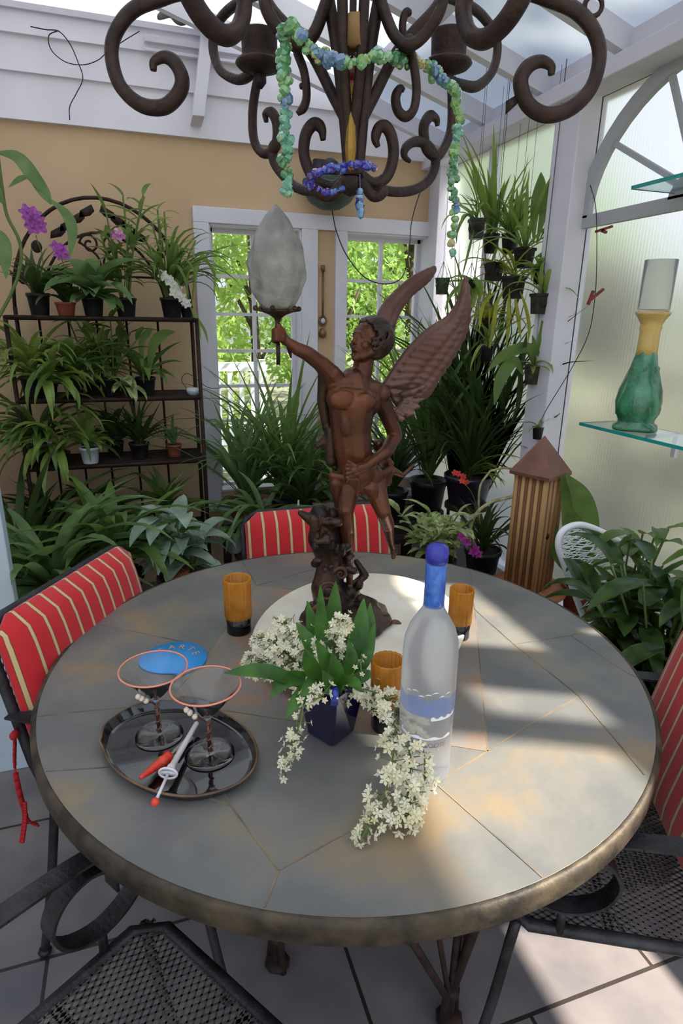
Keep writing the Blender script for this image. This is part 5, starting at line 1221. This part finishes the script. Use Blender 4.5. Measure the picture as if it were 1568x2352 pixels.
foliage(t, .19, [('strap', 40, (.4, .8), (.03, .05), (50, 88), (20, 90), 270, 180)], G_dark)
t = floorplant(425, 1250, 2.36, 'silver_leaf_plant', 'silver-grey broad-leaved plant in a large dark grey pot', .115, .20, greypot, .22)
stems_leaves(t, .19, 7, (.14, .30), (.04, .20), ('broad', 4, (.15, .22), (.06, .085), (0, 60), (40, 100)), G_silver)
foliage(t, .19, [('broad', 4, (.16, .22), (.07, .085), (0, 20), (70, 100), 300, 40)], G_cool, name='low_leaves')
m = MB(); m.lathe([(0, .19), (.03, .19), (.04, .25), (.036, .25), (0, .245)], (-.03, -.05, 0), 16); m.build('terracotta_shard', terra, t, world=False)

# ---- right of the figure: stands against the right-hand wall
t = floorplant(1075, 1110, 2.55, 'lily_grass', 'large dark grassy plant in a deep purple pot right of the figure\'s wing', .115, .15, purplepot, .56)
foliage(t, .14, [('strap', 90, (.32, .62), (.012, .020), (50, 88), (10, 90), 270, 180)], G_dark)
foliage(t, .14, [('strap', 16, (.16, .34), (.014, .022), (20, 60), (40, 90), 320, 60)], G_light, name='young_foliage')
t = floorplant(1150, 960, 2.86, 'palm', 'tall dark palm-like plant in the corner behind the hanging orchids', .12, .22, blackpot, .30)
foliage(t, .21, [('strap', 110, (.55, 1.2), (.020, .032), (58, 89), (10, 70), 240, 180)], G_dark)
t = floorplant(1185, 900, 2.62, 'palm', 'dark upright plant between the corner palm and the white post', .10, .22, blackpot, .20)
foliage(t, .21, [('strap', 80, (.5, 1.05), (.020, .034), (62, 89), (5, 60), 200, 160)], G_dark)
t = floorplant(990, 1000, 2.90, 'tall_dracaena', 'tall narrow-leaved plant in front of the right window', .10, .18, blackpot, .42)
foliage(t, .17, [('strap', 60, (.45, .85), (.014, .024), (60, 89), (10, 80), 270, 180)], G_mid)
t = floorplant(995, 1260, 2.12, 'variegated_plant', 'bushy plant with pale variegated leaves beyond the table edge', .095, .16, blackpot, .32)
stems_leaves(t, .15, 16, (.08, .24), (.03, .18), ('broad', 6, (.07, .12), (.03, .045), (0, 60), (20, 90)), G_varie)
flowers(t, [P3(1040, 1290, 2.02), P3(1050, 1250, 2.0), P3(1100, 1270, 1.98)], [P3(1060, 1232, 1.98), P3(1072, 1246, 1.98), P3(1092, 1262, 1.98), P3(1098, 1272, 1.98), P3(1086, 1268, 1.98)], pet_mag, .020)
t = floorplant(1110, 1250, 2.24, 'red_orchid', 'orchid with small red blooms and a thick pale bare cane, left of the birdhouse', .08, .14, blackpot, .30)
foliage(t, .13, [('strap', 20, (.15, .34), (.012, .02), (40, 88), (20, 110), 270, 180)], G_dark)
flowers(t, [t.location+V((0, 0, .14)), P3(1090, 1150, 2.18), P3(1062, 1105, 2.15)], [P3(1052, 1088, 2.13), P3(1064, 1094, 2.13), P3(1070, 1108, 2.13), P3(1060, 1104, 2.13), P3(1044, 1086, 2.13)], pet_red, .014)
m = MB(); m.tube(spline([t.location+V((-.03, 0, .13)), P3(1080, 1220, 2.17), P3(1092, 1182, 2.15), P3(1125, 1155, 2.14), P3(1180, 1140, 2.14)], 6), [.0075]*25, 8); m.tube(spline([P3(1125, 1082, 2.2), P3(1160, 1075, 2.2), P3(1205, 1083, 2.2)], 5), .005, 6); m.tube(spline([t.location+V((0, .02, .13)), P3(1100, 1130, 2.2), P3(1125, 1082, 2.2)], 5), .005, 6); m.build('bare_cane', canem, t)
t = floorplant(1335, 1350, 1.78, 'broad_leaf_orchid', 'glossy broad leaves leaning out behind the right side of the birdhouse', .07, .14, terra, .30)
m = MB()
for pts, w_ in (([(1325, 1340, 1.78), (1310, 1200, 1.78), (1300, 1110, 1.78), (1298, 1085, 1.78)], .05), ([(1330, 1340, 1.78), (1350, 1240, 1.76), (1335, 1150, 1.76), (1300, 1090, 1.76)], .085), ([(1330, 1350, 1.78), (1335, 1280, 1.74), (1310, 1200, 1.74), (1290, 1160, 1.74)], .08), ([(1330, 1350, 1.78), (1310, 1290, 1.73), (1296, 1240, 1.73)], .06), ([(1325, 1340, 1.78), (1345, 1300, 1.74), (1370, 1290, 1.72), (1390, 1310, 1.72)], .05), ([(1325, 1340, 1.78), (1280, 1270, 1.80), (1275, 1200, 1.82)], .05), ([(1325, 1350, 1.78), (1350, 1320, 1.7), (1345, 1290, 1.7), (1330, 1270, 1.7)], .04)):
    lpath(m, [P3(*q) for q in pts], w_)
m.build('foliage', G_mid, t)
# big dark glossy plants at the right edge
pr_ = V((1.36, 1.16, 0))
G_gloss = leafmat('leaf_glossy', srgb(32, 52, 26), srgb(72, 98, 44), .3, .25, 25)
t = thing('peace_lily', 'large dark glossy-leaved plant at the right edge beside the table', 'plant', pr_); pot(t, .14, .30, blackpot)
stems_leaves(t, .28, 30, (.18, .54), (.06, .25), ('broad', 6, (.12, .20), (.045, .065), (-10, 60), (20, 100)), G_gloss, azc=220, azs=150)
foliage(t, .28, [('broad', 22, (.2, .42), (.05, .07), (40, 88), (40, 120), 200, 180)], G_gloss, name='upright_leaves')
t = thing('peace_lily', 'second glossy-leaved plant farther back at the right edge, against the frosted wall', 'plant', (1.47, 1.44, 0)); pot(t, .11, .30, greypot)
stems_leaves(t, .28, 15, (.26, .56), (.03, .14), ('broad', 6, (.10, .16), (.04, .058), (-10, 60), (20, 90)), G_mid, azc=270, azs=70)
t = thing('peace_lily', 'low dark plant in the deep shade between the red chair and the frosted wall', 'plant', (1.22, .98, 0)); pot(t, .11, .26, blackpot)
stems_leaves(t, .24, 16, (.12, .34), (.05, .22), ('broad', 5, (.10, .17), (.04, .06), (-10, 60), (20, 100)), G_gloss, azc=180, azs=180)
# ---- hanging orchids in front of the frosted wall
def hanging(px, py, Y, s_, label, spec, mat=G_mid, kind='pot', tilt=0, extra=None, wire=True, potm=blackpot):
    s_ *= .92; p = oy(px, py, Y); p.x = min(p.x, XR-.06-s_*.5)
    t = plant('hanging_orchid', label, p.x, Y, p.z-s_, 'small hanging orchids by the white post')
    m = MB()
    if kind == 'pot': m.lathe([(0, 0), (s_*.42, 0), (s_*.56, s_*1.1), (s_*.6, s_*1.2), (s_*.5, s_*1.2), (0, s_*1.08)], (0, 0, 0), 16)
    else:
        q4 = Matrix.Rotation(prd.uniform(.4, 1.1), 3, 'Z')
        m.lathe([(0, 0), (s_*.50, 0), (s_*.60, s_*.95), (s_*.68, s_*.96), (s_*.69, s_*1.12), (s_*.6, s_*1.12), (s_*.52, s_*.3), (0, s_*.28)], (0, 0, 0), 4, axis=q4)
    m.build('basket' if kind != 'pot' else 'pot', potm, t, world=False, smooth=kind == 'pot')
    if kind != 'pot': m = MB(); m.ball((0, 0, s_*.6), (s_*.5, s_*.5, s_*.45), 10, 8); m.build('bark', soil, t, world=False)
    foliage(t, s_*1.0, [(q[0], max(4, int(q[1]*.62)))+tuple(q[2:]) for q in spec], {'leaf_mid': G_light}.get(mat.name, mat), r0=s_*.3)
    if extra: m = MB(); [lpath(m, [P3(*q) for q in pts], w_) for pts, w_ in extra]; m.build('arching_leaves', mat, t)
    if wire:
        top = min(2.19, ceil_z(p.x)-.09); zt = ceil_z(p.x)-.0-(p.z-s_)-.01 if False else (ceil_z(p.x)-.003-(p.z-s_))
        m = MB(); m.tube([(0, 0, zt), (0, 0, zt*.55), (0, 0, s_*2.4)], .0008, 5)
        for a in (0, 2.1, 4.2): m.tube([(0, 0, s_*2.4), (s_*.52*math.cos(a), s_*.52*math.sin(a), s_*1.15)], .0011, 4)
        m.build('hanger_wire', blackiron, t, world=False)
    return t
up = ('strap', 12, (.12, .30), (.012, .020), (50, 88), (10, 90), 270, 180)
hanging(1095, 508, 2.46, .075, 'hanging orchid in a dark slatted basket, highest at the left of the cluster', [('strap', 12, (.10, .2), (.010, .016), (10, 80), (20, 110), 180, 90)], kind='basket', extra=[([(1092, 500, 2.45), (1070, 495, 2.4), (1050, 530, 2.4), (1048, 560, 2.4)], .012), ([(1090, 520, 2.45), (1080, 560, 2.4), (1060, 640, 2.4)], .010)])
hanging(1128, 545, 2.50, .07, 'hanging orchid with tall upright leaves at the top of the cluster', [('strap', 26, (.15, .38), (.014, .024), (55, 89), (10, 70), 270, 180)], G_mid)
hanging(1172, 545, 2.42, .07, 'bushy hanging orchid at the top centre of the cluster', [('strap', 34, (.12, .28), (.014, .022), (30, 88), (20, 110), 270, 180)], G_mid)
hanging(1213, 575, 2.30, .075, 'hanging orchid with two tall club-shaped leaves next to the white post', [('strap', 16, (.12, .25), (.014, .02), (20, 85), (20, 110), 270, 180)], G_mid, kind='basket', extra=[([(1225, 560, 2.28), (1228, 480, 2.28), (1240, 430, 2.28), (1242, 396, 2.28)], .045), ([(1232, 560, 2.26), (1250, 480, 2.26), (1266, 430, 2.26), (1272, 398, 2.26)], .045), ([(1235, 560, 2.24), (1270, 490, 2.2), (1310, 470, 2.16), (1328, 520, 2.14)], .018), ([(1230, 590, 2.24), (1260, 580, 2.2), (1292, 565, 2.18)], .03)])
hanging(1135, 608, 2.38, .07, 'hanging orchid in a black basket in the middle left of the cluster', [('strap', 8, (.08, .16), (.010, .016), (0, 60), (20, 110), 270, 180)], G_mid, kind='basket')
hanging(1180, 640, 2.30, .085, 'large hanging basket orchid trailing long yellow-green leaves', [('strap', 10, (.1, .2), (.012, .018), (10, 70), (30, 110), 270, 180)], G_yel, kind='basket', extra=[([(1170, 660, 2.28), (1168, 700, 2.26), (1166, 760, 2.26), (1162, 800, 2.26)], .016), ([(1180, 670, 2.28), (1188, 720, 2.26), (1196, 780, 2.26)], .016), ([(1190, 660, 2.28), (1205, 700, 2.26), (1215, 750, 2.26), (1212, 790, 2.26)], .014), ([(1160, 660, 2.28), (1140, 700, 2.26), (1132, 760, 2.26), (1122, 800, 2.26)], .016), ([(1150, 660, 2.28), (1110, 700, 2.26), (1100, 760, 2.26)], .015)])
hanging(1248, 625, 2.20, .05, 'pale leafy orchid mounted against the white post', [('broad', 22, (.05, .12), (.014, .022), (-20, 80), (20, 110), 250, 150)], G_light)
hanging(1262, 680, 2.16, .075, 'hanging orchid in a square black pot low on the white post', [('strap', 10, (.08, .18), (.010, .018), (20, 88), (20, 130), 250, 150)], G_light, kind='basket')
hanging(1016, 645, 2.30, .055, 'small mossy hanging ball left of the wing tips', [('strap', 5, (.04, .08), (.008, .012), (-60, 20), (10, 60), 270, 180)], G_cool, kind='pot', potm=M('moss', srgb(70, 84, 60), .9, c2=srgb(40, 50, 36), scale=60, bump=.5))
hanging(1080, 650, 2.36, .06, 'dark green hanging orchid touching the near wing tip', [('broad', 12, (.07, .15), (.025, .035), (-40, 50), (20, 110), 270, 160)], G_mid)
hanging(1120, 735, 2.42, .08, 'hanging orchid with yellowish stems and a dark root ball below the cluster', [('strap', 22, (.1, .24), (.010, .016), (10, 88), (30, 150), 270, 180)], G_yel, kind='basket', potm=soil)
hanging(1118, 800, 2.34, .06, 'small hanging orchid half hidden in the dark foliage', [('strap', 14, (.1, .24), (.010, .016), (10, 88), (30, 150), 270, 180)], G_mid)
hanging(1245, 845, 2.16, .07, 'mossy hanging orchid low on the white post with an upright leaf', [('strap', 8, (.06, .14), (.012, .018), (0, 70), (30, 110), 250, 150)], G_mid, kind='pot', potm=M('moss_grey', srgb(88, 86, 74), .95, c2=srgb(50, 52, 42), scale=50, bump=.5), extra=[([(1242, 830, 2.15), (1240, 790, 2.14), (1246, 760, 2.14), (1244, 735, 2.14)], .03), ([(1244, 830, 2.15), (1230, 800, 2.14), (1222, 770, 2.14)], .02), ([(1244, 830, 2.15), (1262, 800, 2.14), (1274, 793, 2.14)], .02), ([(1230, 850, 2.15), (1215, 800, 2.14), (1160, 815, 2.12), (1120, 850, 2.12)], .045), ([(1200, 860, 2.15), (1180, 830, 2.12), (1150, 870, 2.1), (1135, 930, 2.1)], .05)])
t = hanging(1236, 985, 2.08, .045, 'tiny black pot with straw-coloured shoots hanging by a thin wire above the birdhouse', [('strap', 8, (.04, .09), (.006, .010), (10, 88), (10, 90), 270, 180)], G_light, wire=False)
hw = MB(); hw.tube(spline([t.location+V((0, 0, .05)), P3(1255, 940, 2.05), P3(1310, 850, 2.0), P3(1350, 770, 1.95), P3(1365, 690, 1.92), P3(1370, 600, 1.93), P3(1368, 480, 1.98), oy(1355, 425, 2.02)], 6), .0016, 5)
hwo = hw.build('hanging_wire', blackiron); tag(hwo, 'thin dark wire looping from the arched frame down to the tiny black pot', 'wire')
clipm = M('red_clip', srgb(150, 44, 42), .5, c2=srgb(96, 40, 36), scale=60)
for (a, b_, c_, lab) in (((1368, 532), (1405, 520), (1392, 534), 'upper red spring clip on the hanging wire, lying sideways'), ((1350, 700), (1362, 668), (1385, 664), 'lower red spring clip on the hanging wire, opened like a Y')):
    y_ = 1.93; A_, B_, C_ = oy(*a, y_-.02), oy(*b_, y_-.02), oy(*c_, y_-.02); k_ = thing('spring_clip', lab, 'clip', A_, 0, 'red clips on the wire')
    m = MB(); m.bar(A_, B_, .010, .008); m.build('jaw', clipm, k_, smooth=False); m = MB(); m.bar(A_.lerp(B_, .3), C_, .010, .008); m.build('jaw', clipm, k_, smooth=False)
# ================================================================ RIGHT-HAND SIDE OBJECTS
# birdhouse tower of vertical slats with a copper pyramid roof
bx, by, bz0 = 1.41, 1.86, .43
sd_ = thing('clay_stool', 'round terracotta stool under the slatted birdhouse', 'stool', (bx, by, 0)); m = MB(); m.lathe([(0, 0), (.13, 0), (.14, .02), (.115, .38), (.135, .40), (.15, .415), (.15, bz0-.002), (0, bz0-.002)], (0, 0, 0), 32); m.build('body', M('clay', srgb(186, 120, 78), .75, c2=srgb(160, 98, 62), scale=12), sd_, world=False)
bh = thing('birdhouse', 'tall square birdhouse of vertical wooden slats with a brown pyramid roof', 'birdhouse', (bx, by, bz0), R(24))
wood1 = M('bamboo_tan', srgb(186, 148, 98), .6, c2=srgb(150, 108, 66), scale=9, aniso=(1, 1, .15))
wood2 = M('wood_brown', srgb(118, 76, 50), .6, c2=srgb(142, 96, 62), scale=9, aniso=(1, 1, .15))
hb_ = .068; H_ = .468
m = MB(); m.bb((-hb_+.012, -hb_+.012, 0), (hb_-.012, hb_-.012, H_)); m.build('core', wood2, bh, world=False, smooth=False)
for face_ in range(4):
    rot = Matrix.Rotation(face_*PI/2, 3, 'Z'); m1, m2 = MB(), MB()
    for k in range(9):
        u = -hb_+.009+k*(2*hb_-.018)/8; mm = m1 if k % 2 == 0 else m2; rr = .0085 if k % 2 == 0 else .0062
        mm.tube([rot @ V((u, -hb_+.006, 0)), rot @ V((u, -hb_+.006, H_))], rr, 8)
    m1.build('light_slats', wood1, bh, world=False); m2.build('dark_slats', wood2, bh, world=False)
cop = M('copper_brown', srgb(112, 76, 62), .45, .35, c2=srgb(138, 98, 82), scale=8)
m = MB(); e_ = hb_+.014; m.add([V((-e_, -e_, H_-.012)), V((e_, -e_, H_-.012)), V((e_, e_, H_-.012)), V((-e_, e_, H_-.012)), V((-e_, -e_, H_)), V((e_, -e_, H_)), V((e_, e_, H_)), V((-e_, e_, H_)), V((0, 0, H_+.135))], [(0, 3, 2, 1), (0, 1, 5, 4), (1, 2, 6, 5), (2, 3, 7, 6), (3, 0, 4, 7), (4, 5, 8), (5, 6, 8), (6, 7, 8), (7, 4, 8)]); m.build('roof', cop, bh, world=False, smooth=False)
m = MB(); m.tube([rot @ V((0, 0, 0))+V((-.02, -hb_-.004, .23)), V((-.02, -hb_+.004, .23))], .011, 12); m.build('entrance', blackpot, bh, world=False)

# glass shelves on the frosted wall
def shelfglass():
    m, nt, b = newmat('shelf_glass'); b.inputs['Base Color'].default_value = (.80, .95, .93, 1); b.inputs['Roughness'].default_value = .03; b.inputs['Transmission Weight'].default_value = 1; b.inputs['IOR'].default_value = 1.3; return m
sgl = shelfglass(); teal = M('teal_glass_edge', srgb(48, 168, 164), .2, trans=.3)
def gshelf(px, py, lab, XF=1.45):
    a = ox(px, py, XF); s_ = thing('glass_shelf', lab, 'shelf', ((XF+XR)/2, a.y-.55, a.z-.010), 0, 'glass shelves on the frosted wall')
    m = MB(); m.bb((XF+.003, a.y-1.1, a.z-.010), (XR-.004, a.y-.003, a.z)); m.build('pane', sgl, s_, smooth=False)
    m = MB(); m.bb((XF, a.y-1.1, a.z-.0102), (XF+.003, a.y, a.z+.0002)); m.bb((XF, a.y-.003, a.z-.0102), (XR-.004, a.y, a.z+.0002)); m.build('front_edge', teal, s_, smooth=False)
    for y in (a.y-.25, a.y-.85): m = MB(); m.bb((XR-.13, y-.006, a.z-.02), (XR, y+.006, a.z-.0102)); m.bb((XR-.012, y-.008, a.z-.08), (XR, y+.008, a.z-.0102)); m.build('bracket', white, s_, smooth=False)
    return a
s1 = gshelf(1330, 970, 'lower glass shelf with a teal edge, holding the green vase'); s2 = gshelf(1450, 427, 'upper empty glass shelf with a teal edge, across the arched frame')
# majolica vase with a glass cylinder standing on it
vp = oz(1455, 968, s1.z); vp.x = 1.535; vp = V((1.535, oz(1455, 972, s1.z).y*1.0, s1.z)); 
q_ = ray(1458, 972); vp = CAM+q_*((1.535-CAM.x)/q_.x); vp.z = s1.z+.0005
hv = oy(1488, 716, vp.y).z-vp.z
grn = M('green_majolica', srgb(30, 92, 62), .22, c2=srgb(70, 146, 108), scale=16, bump=.5, bscale=45, coat=.6)
ylw = M('yellow_glaze_vase', srgb(214, 186, 116), .35, c2=srgb(196, 160, 88), scale=10, coat=.4)
vv = thing('majolica_vase', 'green glazed vase with a yellow flared neck on the lower glass shelf', 'vase', vp)
m = MB(); k = hv
m.lathe([(0, .0), (.070, .0), (.074, .006), (.072, .014), (.056, .022), (.056, .03), (.068, .055), (.069, .085), (.062, .12), (.050, .16), (.038, .20), (.030, .23), (.028, .24), (0, .24)], (0, 0, 0), 48, fn=lambda a, z: 1+(.10*math.cos(4*a) if z < .016 else 0)+(.05*math.sin(6*a+z*50) if z > .03 else 0)); o_ = m.build('body', grn, vv, world=False); o_.scale = (1, 1, k/.345)
m = MB(); m.lathe([(.031, .21), (.031, .245), (.030, .29), (.033, .300), (.031, .308), (.040, .325), (.050, .337), (.052, .345), (.046, .345), (.030, .32), (.024, .30), (0, .29)], (0, 0, 0), 40); o_ = m.build('neck', ylw, vv, world=False); o_.scale = (1, 1, k/.345)
m = MB()
for i in range(7):
    a = i*.9+3.6
    for j in range(4): c = V((math.cos(a+j*.12)*.060*(1-.12*j), math.sin(a+j*.12)*.060*(1-.12*j), .06+.038*j)); m.ball(c, (.008, .008, .018), 6, 5, Matrix.Rotation(.4, 3, 'X'))
o_ = m.build('leaf_relief', grn, vv, world=False); o_.scale = (1, 1, k/.345)
gt = oy(1510, 597, vp.y).z
gc = thing('glass_cylinder', 'clear glass cylinder vase standing in the neck of the green vase', 'vase', (vp.x, vp.y, vp.z+hv+.0005)); hg = gt-(vp.z+hv)
m = MB(); m.lathe([(0, 0), (.044, 0), (.046, .004), (.047, hg), (.0445, hg), (.0435, .006), (0, .005)], (0, 0, 0), 36); m.build('body', M('thin_glass', (.95, .97, .98), .16, trans=.85, ior=1.08), gc, world=False)
# white hooped wicker chair at the right, behind the plants
wk = thing('wicker_chair', 'white hoop-backed wicker garden chair half hidden behind the right-hand plants', 'chair', (1.46, 1.36, 0))
wy = 1.50; hp = [oy(x, y, wy+.0) for x, y in [(1340, 1420), (1318, 1360), (1296, 1300), (1282, 1255), (1290, 1222), (1320, 1206), (1352, 1210), (1400, 1232), (1445, 1262), (1490, 1310), (1530, 1380)]]
m = MB(); m.tube(spline(hp, 6), .011, 8); m.build('back_hoop', wpaint, wk)
m = MB(); lo, hi = hp[:5], hp[5:]
hps = spline(hp, 6); n_ = len(hps)
for i in range(2, n_//2, 2):
    m.tube([hps[i], hps[n_-1-i]], .002, 4); 
for i in range(2, n_//2, 2):
    for sh_ in (-9, -5, 5, 9):
        j = n_-1-i+sh_
        if i+4 < j < n_: m.tube([hps[i], hps[j]], .0018, 4)
m.build('woven_back', wpaint, wk)
m = MB(); m.lathe([(0, .40), (.22, .40), (.235, .41), (.235, .43), (0, .435)], (1.40, 1.30, 0), 28); m.build('seat', wpaint, wk)
for (x, y) in ((1.25, 1.42), (1.55, 1.42), (1.25, 1.15), (1.55, 1.15)): m = MB(); m.tube([(x, y, .40), (x, y, 0)], .012, 8); m.build('leg', wpaint, wk)
# wall lamp, cables and thermometer on the back wall
sp = oy(755, 440, 3.18); wlp = thing('wall_lamp', 'dark green ribbed dome lamp on the yellow wall above the windows', 'lamp', (sp.x, 3.22, 2.0))
dg = M('dark_green_enamel', srgb(44, 62, 52), .5, c2=srgb(66, 84, 70), scale=20)
m = MB(); m.lathe([(.02, -.055), (.05, -.05), (.10, -.02), (.128, .02), (.134, .06), (.134, .075), (.126, .075), (0, .07)], (0, -.06, 0), 40, fn=lambda a, z: 1+.015*math.cos(20*a)); m.build('dome', dg, wlp, world=False)
m = MB(); m.lathe([(0, .07), (.05, .075), (.045, .15), (.02, .17), (0, .172)], (0, -.06, 0), 20); m.tube([(0, -.06, .13), (0, .05, .13)], .02, 10); m.bb((-.05, .045, .07), (.05, .078, .19)); m.build('mount', blackiron, wlp, world=False)
def cable(name, label, pts, r=.0028):
    m = MB(); m.tube(spline([oy(*q) for q in pts], 8), r, 6); tag(m.build(name, blackiron), label, 'cable')
cable('lamp_cable', 'dark cable sagging from the wall lamp across the right window', [(762, 480, 3.24), (772, 530, 3.22), (795, 585, 3.22), (835, 635, 3.22), (880, 652, 3.22), (920, 640, 3.22), (938, 590, 3.22), (945, 510, 3.22), (965, 440, 3.24), (985, 400, 3.26)])
cable('loose_cord', 'thin dark cord looping and hanging down the white siding at the upper left', [(70, 61, 3.24), (105, 68, 3.23), (135, 72, 3.23), (160, 100, 3.22), (178, 140, 3.22), (190, 180, 3.22), (175, 215, 3.22), (160, 245, 3.22), (160, 276, 3.22)], .0022)
cable('loose_cord', 'thin dark cord curving from the upper left loop towards the bracket board', [(135, 70, 3.235), (112, 82, 3.235), (118, 115, 3.235), (150, 142, 3.235), (190, 149, 3.235), (225, 138, 3.235), (248, 118, 3.235), (290, 90, 3.235), (320, 72, 3.235)], .0022)
tm = oy(743, 700, 3.27); th_ = thing('wall_thermometer', 'slim ornate brass wall thermometer on the yellow strip between the windows', 'thermometer', (tm.x, 3.285, 1.33))
brs = M('aged_brass', srgb(126, 104, 72), .45, .5)
m = MB(); m.tube([(0, 0, .07), (0, 0, .34)], .006, 8); m.tube([(0, 0, .34), (0, 0, .37)], .011, 8); m.build('scale_rod', brs, th_, world=False)
m = MB(); m.tube([(.02*math.cos(i*PI/8), 0, .09+.026*math.sin(i*PI/8)) for i in range(16)], .004, 6, closed=True); m.lathe([(0, 0), (.018, .006), (.022, .03), (.012, .05), (0, .055)], (0, 0, 0), 14); m.build('ornament', brs, th_, world=False)
m = MB(); m.ball((0, -.006, .09), (.012, .006, .015), 10, 8); m.build('bulb', whitepot, th_, world=False)
# grey stone ornament on the high rail
ro = oy(415, 60, 3.26); orn = thing('stone_ornament', 'grey stone bird-like ornament high on the rail at the top left', 'ornament', (ro.x, 3.265, 2.655))
stn = M('grey_stone', srgb(120, 118, 112), .85, c2=srgb(90, 88, 84), scale=20, bump=.3)
m = MB(); m.ball((0, 0, .07), (.055, .03, .07), 12, 10); m.ball((.03, 0, .15), (.028, .024, .03), 10, 8); m.cap(V((-.03, 0, .06)), .03, V((-.09, 0, .02)), .012); m.cap(V((.05, 0, .15)), .010, V((.075, 0, .145)), .004); m.build('body', stn, orn, world=False, remesh=.006, smoothit=2)
# ================================================================ LIGHT
w = bpy.data.worlds.new('sky'); scn.world = w; w.use_nodes = True; nt = w.node_tree
bg = nt.nodes['Background']; tc = mk(nt, 'ShaderNodeTexCoord'); sx = mk(nt, 'ShaderNodeSeparateXYZ'); nt.links.new(tc.outputs['Generated'], sx.inputs[0])
rp = mk(nt, 'ShaderNodeValToRGB'); e = rp.color_ramp.elements; e[0].position = 0; e[0].color = (.42, .46, .40, 1); e[1].position = .12; e[1].color = (.93, .97, 1.05, 1)
q = rp.color_ramp.elements.new(.6); q.color = (.78, .88, 1.15, 1)
nt.links.new(sx.outputs['Z'], rp.inputs[0]); nt.links.new(rp.outputs[0], bg.inputs[0]); bg.inputs[1].default_value = 0.8
sun = bpy.data.lights.new('sun', 'SUN'); sun.energy = 9; sun.angle = R(1.6); sun.color = (1, .93, .82)
so = bpy.data.objects.new('sun', sun); COL.objects.link(so); Ld = V((.62, -.30, .66)).normalized()
so.rotation_euler = Ld.to_track_quat('Z', 'Y').to_euler()
scn.view_settings.view_transform = 'Standard'; scn.view_settings.look = 'None'; scn.view_settings.gamma = 1; scn.view_settings.use_curve_mapping = False
scn.view_settings.exposure = .78
